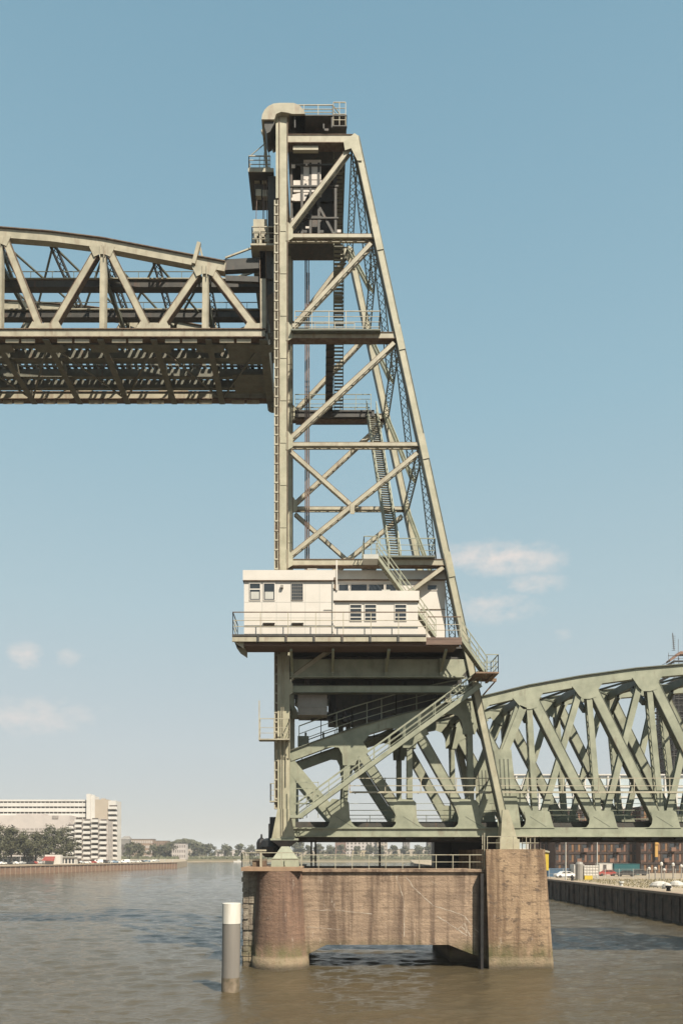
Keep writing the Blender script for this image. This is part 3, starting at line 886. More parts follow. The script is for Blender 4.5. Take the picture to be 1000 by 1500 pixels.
# inspection platform hung off the river side near the top
mb = MB(); zf = FZ(248,1.5); y0, y1 = 1.5, 5.2
xa, xb = FX(363.5,y0), FX(401,y0)
mb.box(xa,xb,y0,y1,zf-.2,zf); mb.box(xa,xb,y0-.06,y0,zf-.25,zf+.05,1)
mb.box(FX(392,y0),FX(409,y0),y0+.3,y0+3.0,zf-4.6,zf-.3)
mb.box(FX(374,3),FX(391,3),2.4,2.9,zf-1.4,zf-.4,0)
for (px,py) in ((377,266),(388,268),(379,286),(389,287)): mb.box(FX(px,2.6)-.22,FX(px,2.6)+.22,2.3,2.7,FZ(py,2.6)-.3,FZ(py,2.6)+.25,1)
ip = obj('inspection_platform', mb, [DARK, CREAM], tower)
mb = MB(); mb.rail([(xb-.3,y0+.05,zf),(xa+.05,y0+.05,zf),(xa+.05,y1-.05,zf),(xb-.3,y1-.05,zf)],1.15,.75,(1,.7,.4,.15),.055)
obj('guard_rail', mb, CREAM, ip)
mb = MB()
mb.tube([(xa+.1,y0+.1,zf+1.15),(FX(398,y0),y0+.1,FZ(200,y0))],.035); mb.tube([(xa+.1,y1-.1,zf+1.15),(FX(398,y0),y1-.1,FZ(200,y0))],.035)
mb.bar((FX(384,y0),y0+.5,FZ(183,y0)),(FX(402,y0),y0+.5,FZ(212,y0)),.3,.3); mb.bar((FX(386,y0),y0+.5,FZ(182,y0)),(FX(391,y0),y0+.5,zf),.25,.25)
obj_each('hanger', mb, CREAM, ip)

# ropes and counterweight (things of their own)
mb = MB()
for px in (447,449,452): 
    for y_ in (3.4,):
        mb.tube([(FX(px,y_),y_,FZ(330,y_)),(FX(px,y_),y_,FZ(1005,y_))],.045)
mb.tube([(FX(448,y_),8.6,FZ(330,3.4)),(FX(448,3.4),8.6,FZ(1005,3.4))],.06); mb.tube([(FX(451,y_),8.6,FZ(330,3.4)),(FX(451,3.4),8.6,FZ(1005,3.4))],.06)
solo('hoist_rope', mb, ROPE, 'brown steel hoist ropes hanging down inside the tower', 'rope')
cw = thing('counterweight', 'dark brown counterweight block hanging low inside the tower below the white house', 'counterweight', (5,6,20))
mb = MB(); mb.box(FX(482),FX(648),3.2,10.2,FZ(1045,3.2),FZ(985))
obj('weight_block', mb, [DARK], cw)
mb = MB()
for x in (.9,4,7,9.6): mb.box(x,x+.35,3.0,3.19,FZ(1047,3),FZ(985))
mb.box(FX(480),FX(650),3.0,3.19,FZ(1047,3)-.35,FZ(1047,3)-.02)
obj('steel_band', mb, [BLACK], cw)
for x in (1.2,2.0):
    mb = MB(); mb.lathe((x,2.2,FZ(1060,2.2)),[(.12,0),(.3,.15),(.3,.6),(.14,.7),(.14,1.3)],10); obj('pulley_block', mb, BLACK, cw)
mb = MB(); mb.box(FX(455,2.5),FX(560,2.5),2.4,2.8,FZ(1055,2.5),FZ(1045,2.5)); obj('cross_beam', mb, BLACK, cw)

# ------------------------------------------------------------------ machine house on the platform
house = thing('machine_house', 'white clad control cabin with a stepped roof on the tower platform', 'cabin', (FX(490),0,pz))
HY = -2.6
def hx(px): return FX(px,HY)
def hz_(py): return FZ(py,HY)
mb = MB(); mb.box(hx(357.5),hx(490),HY,-.16,pz+.002,hz_(839)); 
for px in (384,405,426,447,468): mb.box(hx(px)-.02,hx(px)+.02,HY-.006,HY,pz+.1,hz_(851),1)
for py in (882,905): mb.box(hx(357.5),hx(490),HY-.007,HY,hz_(py)-.015,hz_(py)+.015,1)
obj('wall', mb, [WHITE, PALEG], house)
mb = MB(); mb.box(hx(357)-.05,hx(491.5),HY-.14,-.1,hz_(850.5),hz_(836)); r_ = obj('roof_fascia', mb, WHITE, house)
mb = MB(); mb.box(hx(357)-.05,hx(491.5),HY-.15,-.1,hz_(850.6)-.05,hz_(850.6)); obj('drip_edge', mb, RUST, r_)
mb = MB(); mb.box(hx(490)+.01,hx(612),HY+.06,.55,pz+.002,hz_(868)); obj('wall', mb, WHITE, house)
mb = MB(); mb.box(hx(488),hx(613.5),HY-.1,.56,hz_(880),hz_(866)); r_ = obj('roof_fascia', mb, WHITE, house)
mb = MB(); mb.box(hx(488),hx(613.5),HY-.11,.56,hz_(880)-.05,hz_(880)-.005); obj('drip_edge', mb, RUST, r_)
mb = MB(); mb.box(FX(493,.9),FX(652,.9),.95,5.5,pz+.002,FZ(839,.95)); mb.box(FX(612,.9)+.2,FX(652,.9)+.02,.9,.95,FZ(893,.9),FZ(892,.9),1); obj('wall', mb, [WHITE, RUST], house)
mb = MB(); mb.box(FX(492,.9),FX(652.5,.9),.80,5.6,FZ(849,.9),FZ(836,.9)); r_ = obj('roof_fascia', mb, PALEG, house)  # grey here paints in the shade band on the upper fascia
mb = MB(); mb.box(FX(492,.9),FX(652.5,.9),.79,5.6,FZ(849.2,.9)-.06,FZ(849.2,.9)); obj('drip_edge', mb, RUST, r_)
def window(x0, x1, z0, z1, y, kind):
    m1 = MB(); m1.box(x0,x1,y-.02,y+.05,z0,z1); f = obj('window', m1, GLASS, house)
    m2 = MB(); e = .05
    m2.box(x0-e,x0,y-.05,y+.02,z0-e,z1+e); m2.box(x1,x1+e,y-.05,y+.02,z0-e,z1+e)
    m2.box(x0,x1,y-.05,y+.02,z0-e,z0); m2.box(x0,x1,y-.05,y+.02,z1,z1+e)
    if kind == 'louvre':
        for u in (.22,.5,.78): m2.box(x0,x1,y-.045,y-.025,z0+(z1-z0)*u-.035,z0+(z1-z0)*u+.035)
    if kind == 'transom': m2.box(x0,x1,y-.045,y-.025,z0+(z1-z0)*.62,z0+(z1-z0)*.69)
    if kind == 'grid':
        for u in (.2,.4,.6,.8):
            m2.box(x0,x1,y-.045,y-.03,z0+(z1-z0)*u-.012,z0+(z1-z0)*u+.012); m2.box(x0+(x1-x0)*u-.012,x0+(x1-x0)*u+.012,y-.05,y-.035,z0,z1)
    obj('window_frame', m2, [GREYBOX if kind == 'grid' else WHITE], f)
    if kind in ('transom','blind'):
        m3 = MB(); m3.box(x0+.08,x1-.08,y-.024,y-.021,z0+.08,z0+(z1-z0)*.5); obj('blind', m3, PALEG, f)
window(hx(366),hx(381),hz_(879),hz_(855),HY,'transom')
window(hx(386.5),hx(402),hz_(879),hz_(855),HY,'blind')
window(hx(427.5),hx(443),hz_(879),hz_(855),HY,'grid')
for a_ in (513,534.5,578.5): window(hx(a_),hx(a_+16),hz_(909),hz_(886),HY+.06,'louvre')
for a_,b_ in ((496,510),(514,537),(540,562),(565,580)): window(FX(a_,.9),FX(b_,.9),FZ(866,.9),FZ(856,.9),.95,'plain')
window(FX(626,.9),FX(639,.9),FZ(864,.9),FZ(857,.9),.95,'plain')
for a_ in (386,428):
    mb = MB(); mb.box(hx(a_),hx(a_+16),HY-.06,HY+.01,hz_(917),hz_(914)); mb.box(hx(a_)-.04,hx(a_+16)+.04,HY-.12,HY+.01,hz_(913.5),hz_(912.5),1); obj('vent', mb, [RUST, WHITE], house)
mb = MB(); mb.tube([(hx(487),HY-.06,hz_(851)),(hx(487),HY-.06,pz+.1)],.045); mb.bar((hx(474),HY-.05,hz_(893)),(hx(487),HY-.05,hz_(893)),.03,.03); obj('downpipe', mb, PALEG, house)
mb = MB(); mb.box(hx(411),hx(415),HY-.22,HY-.003,hz_(862),hz_(858)); obj('wall_lamp', mb, GREYBOX, house)
mb = MB(); mb.box(hx(452),hx(462),-1.9,-1.2,hz_(836)+.001,hz_(836)+.35); mb.box(hx(450),hx(464),-1.95,-1.15,hz_(836)+.351,hz_(836)+.42); obj('roof_vent', mb, PALEG, house)
mb = MB(); mb.box(hx(560),hx(572),HY+.5,HY+1.1,hz_(866)+.001,hz_(866)+.3); obj('roof_hatch', mb, PALEG, house)
mb = MB(); mb.box(hx(492),hx(494),HY-.2,HY-.1,hz_(866),hz_(822)); mb.box(hx(489),hx(492),HY-.2,HY-.12,hz_(864),hz_(858),1); mb.box(hx(489),hx(491),HY-.2,HY-.12,hz_(851),hz_(847),1)
obj('antenna_post', mb, [WHITE, RUST], house)

# ------------------------------------------------------------------ lift span
NY, BY = 1.8, 10.2
span = thing('lift_span', 'raised railway truss span with arched top chord hanging at the left of the tower', 'bridge span', (FX(0,NY),6,FZ(494,NY)))
def S(px,py,y=NY):
    p = F(px,py,NY); return V((p.x,y,p.z))
tops = {5:340, 150:357, 305:388, -150:332, -305:335}
TOPX = [-305,-150,-2,150,300]
def ytop(px):
    pts = [(-460,352),(-305,337),(-150,332),(0,341),(75,347),(150,356.5),(330,391)]
    for (a,b),(c,d_) in zip(pts,pts[1:]):
        if a <= px <= c: return b+(d_-b)*(px-a)/(c-a)
    return 391
chpts = [-400,-305,-150,0,75,150,240,330]
botn = [-392,-240,-86,67,225,382]
for y0, nm in ((NY,0),(BY,1)):
    mb = MB()
    for a_, b_ in zip(chpts, chpts[1:]):
        mb.bar(S(a_,ytop(a_),y0+.3),S(b_,ytop(b_),y0+.3),.72,.6)
        mb.bar(S(a_,ytop(a_)-7.2,y0+.3),S(b_,ytop(b_)-7.2,y0+.3),.07,.9,(0,1,0),1)
    obj('top_chord', mb, [CREAM, RUST], span)
    mb = MB()
    mb.box(FX(-400,NY),FX(388,NY),y0,y0+.6,FZ(493.5,NY),FZ(483,NY))
    mb.box(FX(-400,NY),FX(389,NY),y0-.1,y0+.7,FZ(483,NY),FZ(481.8,NY),1); mb.box(FX(-400,NY),FX(389,NY),y0-.1,y0+.7,FZ(494.5,NY),FZ(493.4,NY),1)
    obj('bottom_chord', mb, [CREAM, RUST], span)
    for k, tx in enumerate(TOPX):
        mb = MB()    # top gusset
        y_ = ytop(tx)
        mb.prism([(FX(tx-19,NY),FZ(y_+5,NY)),(FX(tx+19,NY),FZ(y_+5,NY)),(FX(tx+12,NY),FZ(y_+20,NY)),(FX(tx+3,NY),FZ(y_+16,NY)),(FX(tx-3,NY),FZ(y_+16,NY)),(FX(tx-12,NY),FZ(y_+20,NY))],y0-.04,y0-.005)
        for dx in (-3,3): mb.box(FX(tx+dx,NY)-.03,FX(tx+dx,NY)+.03,y0-.1,y0-.041,FZ(y_+22,NY),FZ(y_+4,NY))
        obj('gusset_plate', mb, CREAM, span)
        mb = MB(); mb.flanged(S(tx+1,y_+8,y0+.3),S(tx,483,y0+.3),.50,.42,ft=.04,ov=.06); obj('vertical_post', mb, [CREAM, CREAM], span)
        bl, br = botn[k], botn[k+1]
        mb = MB(); mb.flanged(S(tx-10,y_+12,y0+.31),S(bl+9,478,y0+.31),.58,.5,ft=.05,ov=.03); obj('diagonal_brace', mb, [CREAM, RUST], span)
        mb = MB(); mb.flanged(S(tx+11,y_+12,y0+.29),S(br-9,478,y0+.29),.62,.54,ft=.05,ov=.03); obj('diagonal_brace', mb, [CREAM, RUST], span)
    for bx in botn[1:]:
        mb = MB(); e = 5 if bx < 380 else -8
        mb.prism([(FX(bx-26,NY),FZ(483,NY)),(FX(min(bx+26,390),NY),FZ(483,NY)),(FX(min(bx+19,388),NY),FZ(471,NY)),(FX(bx+9 if bx<380 else 380,NY),FZ(474,NY)),(FX(bx-9,NY),FZ(474,NY)),(FX(bx-19,NY),FZ(471,NY))],y0-.035,y0-.008)
        obj('gusset_plate', mb, CREAM, span)
    mb = MB(); mb.flanged(S(385,365,y0+.3),S(386,484,y0+.3),.55,.6,ft=.05,ov=.05); obj('end_post', mb, [CREAM, RUST], span)
    mb = MB(); mb.bar(S(328,387,y0+.3),S(382,384,y0+.3),.9,.5); mb.bar(S(330,405,y0+.3),S(384,407,y0+.3),.45,.3)
    obj('end_tie', mb, [DARK], span)
    mb = MB(); mb.bar(S(284,388,y0-.05),S(292,357,y0-.05),.3,.3); mb.bar(S(292,357,y0+.2),S(300,390,y0+.2),.14,.2); obj('rope_bracket', mb, CREAM, span)
# top laterals and sway struts
panx = [-305,-228,-150,-76,-2,74,150,226,300]
for i, px in enumerate(panx):
    f, b = S(px,ytop(px)+4,NY+.6), S(px,ytop(px)+4,BY)
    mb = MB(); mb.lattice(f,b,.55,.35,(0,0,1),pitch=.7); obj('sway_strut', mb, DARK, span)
    f2, b2 = S(px,ytop(px)+70,NY+.6), S(px,ytop(px)+70,BY)
    if i % 2 == 0:
        mb = MB(); m0 = (S(px,ytop(px)+40,NY+.3)+S(px,ytop(px)+40,BY+.3))/2
        mb.bar(S(px,ytop(px)+12,NY+.3),m0,.24,.24); mb.bar(S(px,ytop(px)+12,BY+.3),m0,.24,.24); mb.bar(S(px,ytop(px)+40,NY+.3),S(px,ytop(px)+40,BY+.3),.35,.3)
        obj('knee_brace', mb, DKGREEN, span)
    if i+1 < len(panx):
        q = panx[i+1]
        mb = MB()
        mb.bar(S(px,ytop(px)+4,NY+.6),S(q,ytop(q)+4,BY),.16,.12,(0,0,1)); mb.bar(S(px,ytop(px)+4.5,BY),S(q,ytop(q)+4.5,NY+.6),.16,.12,(0,0,1))
        obj('lateral_brace', mb, DKGREEN, span)
# inner walkways with railings
for y_ in (4.2,7.8):
    zw = 58.4
    mb = MB(); mb.box(FX(-400,y_),FX(392,y_),y_-.35,y_+.35,zw-.35,zw+.25); wk = obj('walkway', mb, [DARK], span)
    mb = MB(); mb.box(FX(-400,y_),FX(392,y_),y_-.5,y_+.4,zw+.26,zw+.34); obj('walkway_edge', mb, CREAM, wk)
    mb = MB(); mb.rail([(FX(-400,y_),y_+.3,zw+.34),(FX(392,y_),y_+.3,zw+.34)],1.15,1.9,(1,.5),.045); obj('guard_rail', mb, DKGREEN, wk)
# floor: beams, stringers, sleepers, walk boards
zbot = FZ(494.5,NY)+.95
fbx = [-305,-228,-150,-76,-9,67,147,225,305,384]
for px in fbx:
    mb = MB(); x = FX(px,NY)
    mb.box(x-.04,x+.04,NY+.62,BY-.02,zbot-1.05,zbot+.1); mb.box(x-.26,x+.26,NY+.05,BY+.5,zbot-1.13,zbot-1.05)
    mb.prism([(x-.9,zbot-.02),(x+.9,zbot-.02),(x+.28,zbot-1.0),(x-.28,zbot-1.0)],NY+.7,NY+.76); mb.prism([(x-1.2,zbot-1.1),(x+1.2,zbot-1.1),(x+.3,zbot-1.14),(x-.3,zbot-1.14)],NY+.62,NY+1.6)
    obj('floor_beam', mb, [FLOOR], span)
for y_ in (3.1,4.7,7.2,8.8):
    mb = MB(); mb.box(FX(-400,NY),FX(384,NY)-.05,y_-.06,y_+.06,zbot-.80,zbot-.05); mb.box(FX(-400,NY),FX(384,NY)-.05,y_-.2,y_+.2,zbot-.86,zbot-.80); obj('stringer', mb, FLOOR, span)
for y0 in (2.7,6.8):
    mb = MB(); x = FX(-400,NY)
    while x < FX(380,NY):
        mb.box(x,x+.30,y0,y0+2.45,zbot+.0,zbot+.2); x += .62
    mb.box(FX(330,NY),FX(384,NY),y0-.1,y0+2.6,zbot-.9,zbot-.75)
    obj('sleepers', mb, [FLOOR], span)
for y_ in (3.2,4.65,7.3,8.75):
    mb = MB(); mb.box(FX(-400,NY),FX(388,NY),y_-.04,y_+.04,zbot+.2,zbot+.36); obj('rail', mb, RUST, span)
mb = MB()
for i in range(len(fbx)-1):
    a_, b_ = FX(fbx[i],NY), FX(fbx[i+1],NY)
    mb.bar((a_,NY+.6,zbot-1.0),(b_,BY,zbot-1.0),.14,.1,(0,0,1)) if i % 2 else mb.bar((a_,BY,zbot-1.0),(b_,NY+.6,zbot-1.0),.14,.1,(0,0,1))
    for y0, dz in ((NY+.1,0),(BY+.1,.0)):
        g = .5; 
        mb.box(a_+.95,(a_+b_)/2-.12,y0,y0+.12,zbot-1.28,zbot-.98,1); mb.box((a_+b_)/2+.12,b_-.95,y0,y0+.12,zbot-1.28,zbot-.98,1)
mb.box(FX(-400,NY),FX(384,NY),5.5,6.4,zbot-.1,zbot-.02,0); mb.box(FX(-400,NY),FX(384,NY),2.45,2.69,zbot-.1,zbot+.1,0)
obj('floor_bracing', mb, [FLOOR, CREAM], span)
mb = MB(); x = FX(386,NY); mb.box(x,x+.35,NY+.1,BY+.6,zbot-1.1,zbot+.6); mb.box(x-.3,x+.55,BY+.1,BY+.9,zbot-1.5,zbot-.3); mb.box(x-.3,x+.5,NY+.1,NY+.9,zbot-.5,zbot+.3)
mb.lathe((x+.2,BY+.5,zbot-1.9),[(.1,0),(.45,.2),(.45,.5)],10)
obj('end_floor_beam', mb, FLOOR, span)
# lifting girder with rope gear at the tower end
mb = MB()
mb.box(FX(380,NY),FX(400,NY),NY,BY+.6,FZ(408,NY),FZ(365,NY))
mb.prism([(FX(382,NY),FZ(408,NY)),(FX(400,NY),FZ(408,NY)),(FX(400,NY),FZ(425,NY)),(FX(390,NY),FZ(432,NY))],NY+.2,BY+.3)
obj('lifting_girder', mb, [DARK], span)
mb = MB()
for y0 in (NY-.2,5.2,9.2):
    mb.box(FX(371,y0),FX(391,y0),y0,y0+1.2,FZ(340,y0),FZ(321,y0)); 
    for (px,py) in ((376,346),(386,343),(380,352),(391,350)): mb.box(FX(px,y0)-.2,FX(px,y0)+.2,y0-.1,y0+.9,FZ(py,y0)-.3,FZ(py,y0)+.3)
obj_each('rope_gear', mb, CREAM, span)
mb = MB(); mb.box(FX(368,NY),FX(406,NY),NY-.6,BY+.6,FZ(366,NY)-.1,FZ(366,NY)+.05)
eq = obj('gear_deck', mb, CREAM, span)
mb = MB(); mb.rail([(FX(370,NY),NY-.5,FZ(366,NY)),(FX(405,NY),NY-.5,FZ(366,NY))],1.5,.65,(1,.66,.33),.06); mb.rail([(FX(370,NY),NY-.5,FZ(366,NY)),(FX(370,NY),BY,FZ(366,NY))],1.5,1.2,(1,.5),.06)
mb.bar(S(330,378,NY),S(372,362,NY),.12,.12); mb.bar(S(330,380,BY),S(372,364,BY),.12,.12); mb.bar(S(334,380,4),S(372,366,4),.2,.12)
obj('guard_rail', mb, CREAM, eq)
mb = MB()
for y0 in (2.2,2.6,9.4,9.8):
    for px in (387,391,394): mb.tube([(FX(px,y0),y0,FZ(330,y0)),(FX(px,y0)+.0,y0,FZ(186,0))],.03)
mb.tube([(FX(375,2.5),2.5,FZ(322,2.5)),(FX(377,2.5),2.5,FZ(270,2.5))],.03); mb.tube([(FX(385,2.5),2.5,FZ(322,2.5)),(FX(386,2.5),2.5,FZ(270,2.5))],.03)
obj_each('lifting_rope', mb, ROPE, span)

# ------------------------------------------------------------------ fixed span to the right bank
fixed = thing('fixed_span', 'sage green riveted railway truss span running right from the tower to the bank', 'bridge span', (FX(720,NY),6,FZ(1225,NY)))
def ych(px):
    pts = [(424,1108),(470,1091),(516,1075),(580,1056),(640,1041),(712,1026.5),(772,1012),(850,998),(930,987),(1000,981),(1120,972),(1300,966)]
    for (a,b),(c,d_) in zip(pts,pts[1:]):
        if a <= px <= c: return b+(d_-b)*(px-a)/(c-a)
    return pts[-1][1]
TN = [510,598,685,772,859,947,1034,1121,1208]
BN = [502,600,691,785,878,970,1062,1154,1246]
CH = [424,470,516,580,640,712,772,850,930,1000,1120,1300]
def arcfillet(px, side, r, ybot, top):
    """points of a concave fillet from chord to gusset"""
    return [(px+side*(r - r*math.sin(t_)), ybot - r + r*math.cos(t_)) for t_ in [i*math.pi/2/5 for i in range(6)]]
for y0, nm in ((NY,0),(BY,1)):
    mb = MB()
    for a_, b_ in zip(CH, CH[1:]):
        mb.bar(S(a_,ych(a_),y0+.35),S(b_,ych(b_),y0+.35),.82,.7); mb.bar(S(a_,ych(a_)-8.2,y0+.35),S(b_,ych(b_)-8.2,y0+.35),.08,1.0,(0,1,0),1)
    obj('top_chord', mb, [GREEN, DKGREEN], fixed)
    mb = MB()
    mb.box(FX(430,NY),FX(1300,NY),y0,y0+.7,FZ(1224,NY),FZ(1212,NY)); mb.box(FX(430,NY),FX(1300,NY),y0-.14,y0+.84,FZ(1226,NY),FZ(1224,NY)); mb.box(FX(430,NY),FX(738,NY),y0-.14,y0,FZ(1214,NY),FZ(1212.6,NY))
    obj('bottom_chord', mb, [GREEN, RUST], fixed)
    # end post and end diagonal
    mb = MB(); mb.bar(S(425,1120,y0+.34),S(492,1200,y0+.34),1.0,.6); mb.bar(S(428,1104,y0+.3),S(428,1214,y0+.3),.5,.5); obj('end_post', mb, [GREEN], fixed)
    for k, tx in enumerate(TN):
        bx = BN[k]; yt = ych(tx)
        mb = MB(); mb.lattice(S(tx+2,yt+6,y0+.35),S(bx,1205,y0+.35),.46,.46,(1,0,0),pitch=.5,cw=.1) if False else mb.bar(S(tx+2,yt+6,y0+.06),S(bx,1210,y0+.06),.46,.1)
        mb.bar(S(tx+2,yt+6,y0+.62),S(bx,1210,y0+.62),.46,.08); mb.zig(S(tx-2,yt+6,y0+.1),S(bx-4,1205,y0+.1),S(tx-2,yt+6,y0+.6),S(bx-4,1205,y0+.6),.55,.1,.03,(1,0,0))
        obj('vertical_post', mb, [GREEN], fixed)
        if k+1 < len(BN):
            mb = MB(); mb.bar(S(tx+8,yt+10,y0+.02),S(BN[k+1]-3,1208,y0+.02),.76,.08); mb.bar(S(tx+8,yt+10,y0+.64),S(BN[k+1]-3,1208,y0+.64),.76,.08)
            mb.bar(S(tx+8,yt+10,y0+.33),S(BN[k+1]-3,1208,y0+.33),.10,.56)
            for kk in (-1,1): mb.bar(S(tx+8,yt+10,y0+.33),S(BN[k+1]-3,1208,y0+.33),.05,.75,(0,1,0),1,ow=kk*.39)
            obj('diagonal_brace', mb, [GREEN, DKGREEN], fixed)
        if k >= 3:
            mb = MB(); mb.bar(S(tx-8,yt+10,y0+.14),S(BN[k-1]+6,1208,y0+.14),.50,.10); mb.bar(S(tx-8,yt+10,y0+.5),S(BN[k-1]+6,1208,y0+.5),.50,.10); mb.bar(S(tx-8,yt+10,y0+.32),S(BN[k-1]+6,1208,y0+.32),.08,.3)
            obj('counter_brace', mb, [GREEN], fixed)
        # gussets
        mb = MB(); h = 30 if k < 2 else 34
        if k < 3:
            pts = [(tx-34,ych(tx-34)+5)] + [(tx-12-18*math.cos(t_)*1.0+0, yt+10+18*math.sin(t_)*1.0) for t_ in (.3,.8,1.3)] + [(tx-9,yt+46),(tx+9,yt+46)] + [(tx+26+16*math.cos(t_),yt+8+14*math.sin(t_)) for t_ in (2.4,1.6,.8)] + [(tx+44,ych(tx+44)+5)]
            pts = [(tx-36,ych(tx-36)+6),(tx-24,ych(tx-24)+9),(tx-14,yt+18),(tx-9,yt+28),(tx-8,yt+44),(tx+10,yt+44),(tx+14,yt+32),(tx+30,yt+24),(tx+22,yt+10),(tx+34,ych(tx+34)+6)]
        else:
            pts = [(tx-22,ych(tx-22)+5),(tx+24,ych(tx+24)+5),(tx+17,yt+12),(tx+14,yt+24),(tx+4,yt+27),(tx-6,yt+27),(tx-12,yt+22)]
        mb.prism([(FX(a_,NY),FZ(c_,NY)) for a_,c_ in pts],y0-.05,y0-.025)
        obj('gusset_plate', mb, [GREEN], fixed)
        mb = MB()
        r = 13
        lft = [(bx-41+r-r*math.sin(t_)+0, 1213-r+r*math.cos(t_)) for t_ in [i*math.pi/10 for i in range(6)]]
        lft = [(bx-26,1213),(bx-20,1211.5),(bx-16.5,1207),(bx-15.5,1200),(bx-18,1189)] if k > 2 else [(bx-30,1213),(bx-25,1211.5),(bx-21,1207),(bx-20,1198),(bx-25,1182)]
        rgt = [(bx+19,1189),(bx+25,1211),(bx+27,1213)] if k > 2 else [(bx+9,1176),(bx+10,1197),(bx+13,1205),(bx+18,1210.5),(bx+26,1213)]
        if k == 0: lft = [(bx-28,1213),(bx-22,1210),(bx-16,1196),(bx-24,1182)]
        mb.prism([(FX(a_,NY),FZ(c_,NY)) for a_,c_ in lft+([(bx-14,1187.5),(bx+14,1187.5)] if k > 2 else [(bx-16,1170),(bx+5,1172)])+rgt],y0-.055,y0-.03)
        if k % 1 == 0: mb.bar(S(bx-10,1196,y0-.06),S(bx+14,1211,y0-.06),.03,.01,(0,1,0),1)
        obj('gusset_plate', mb, [GREEN, DKGREEN], fixed)
    # broad portal plate over the right pier
    mb = MB()
    mb.prism([(FX(a_,NY),FZ(c_,NY)) for a_,c_ in [(722,1098),(748,1098),(750,1120),(762,1213),(728,1213),(726,1120)]],y0-.085,y0-.06)
    for px in (731,737,743): mb.bar(S(px,1112,y0-.1),S(px+3,1165,y0-.1),.07,.04,(0,1,0),1)
    mb.bar(S(766,1035,y0-.02),S(738,1104,y0-.02),.62,.06)
    obj('portal_plate', mb, [GREEN, DKGREEN], fixed)
# cross girders, laterals, portal braces
for k, tx in enumerate(TN):
    yt = ych(tx)
    mb = MB()
    mb.bar(S(tx,yt+4,NY+.7),S(tx,yt+4,BY),.7,.3,(1,0,0))
    m0 = (S(tx,yt+30,NY)+S(tx,yt+30,BY))/2
    if k >= 1:
        mb.bar(S(tx,yt+42,NY+.6),S(tx,yt+12,NY+3.0),.45,.25,(1,0,0)); mb.bar(S(tx,yt+42,BY),S(tx,yt+12,BY-2.4),.45,.25,(1,0,0))
    obj('sway_strut', mb, DKGREEN, fixed)
    if k+1 < len(TN):
        q = TN[k+1]; mb = MB()
        mb.bar(S(tx,yt+2,NY+.7),S(q,ych(q)+2,BY),.18,.14,(0,0,1)); mb.bar(S(tx,yt+3,BY),S(q,ych(q)+3,NY+.7),.18,.14,(0,0,1)); obj('lateral_brace', mb, DKGREEN, fixed)
    mb = MB(); x = FX(BN[k],NY); mb.box(x-.2,x+.2,NY+.7,BY,FZ(1228,NY),FZ(1200,NY)); obj('floor_beam', mb, DARK, fixed)
mb = MB(); mb.box(FX(432,NY),FX(1300,NY),NY+.75,BY-.05,FZ(1225,NY),FZ(1221,NY)); mb.box(FX(432,NY),FX(1300,NY),2.75,2.9,FZ(1220.9,NY),FZ(1203,NY)); mb.box(FX(432,NY),FX(1300,NY),9.2,9.35,FZ(1220.9,NY),FZ(1203,NY))
for y_ in (3.2,4.65,7.3,8.75): mb.box(FX(432,NY),FX(1300,NY),y_-.2,y_+.2,FZ(1232,NY),FZ(1225,NY)-.005)
for i in range(24):
    x = FX(450+i*36,NY); mb.box(x,x+.6,NY+.1,NY+.5,FZ(1226,NY)-.22,FZ(1226,NY)-.003)
obj('track_floor', mb, [DARK], fixed)
mb = MB()
for y_ in (3.3,4.75,7.2,8.65): mb.box(FX(432,NY),FX(1300,NY),y_-.04,y_+.04,FZ(1221,NY)+.002,FZ(1217,NY))
obj('rail', mb, [RUST], fixed)
# side walkway with pale rails
mb = MB(); mb.bar(F(512,1160.5,1.15),F(1300,1160.5,1.15),.15,.12)
for (a_,b_) in ((1140,.05),(1151,.05)): mb.bar(F(512,a_,1.1),F(1300,a_,1.1),b_*1.3,.06)
for px in range(512,1300,52): mb.bar(F(px,1139,1.1),F(px,1162,1.1),.07,.07)
for px in range(520,1300,92): mb.bar(F(px,1162,1.2),F(px,1162,1.8),.1,.1)
obj('side_rail', mb, [CREAM], fixed)
mb = MB()
for y_,s_ in ((2.8,0),(9.6,0)):
    mb.rail([(FX(500,y_),y_,FZ(1216,NY)),(FX(1300,NY),y_,FZ(1216,NY))],1.3,2.4,(1,.55),.05)
mb.tube([F(512,1177,2.4),F(1300,1177,2.4)],.02); mb.tube([F(512,1187,2.4),F(1300,1187,2.4)],.03)
obj('inner_rail', mb, GREEN, fixed)
# railing on the sloping end of the top chord
for y_ in (NY+.1,BY+.6):
    mb = MB()
    pts = [S(px,ych(px)-9,y_) for px in (438,470,516,580,640,700)]
    for a_, b_ in zip(pts, pts[1:]):
        mb.rail([a_,b_],1.75,1.5,(1,.62,.3),.07)
    obj('chord_rail', mb, [GREEN], fixed)
mb = MB(); mb.box(FX(436,NY),FX(452,NY),NY,NY+1.5,FZ(1092,NY),FZ(1078,NY)); 
for px in (497,508): mb.prism([(FX(px-2,4),FZ(1075,4)),(FX(px+6,4),FZ(1075,4)),(FX(px+5,4),FZ(1048,4)),(FX(px+1,4),FZ(1044,4)),(FX(px-1,4),FZ(1060,4))],4,5)
for px in (446,472): mb.box(FX(px,NY),FX(px+3,NY),NY+.3,NY+.6,FZ(1090,NY),FZ(1072,NY))
obj_each('signal_box', mb, [DKGREEN], fixed)

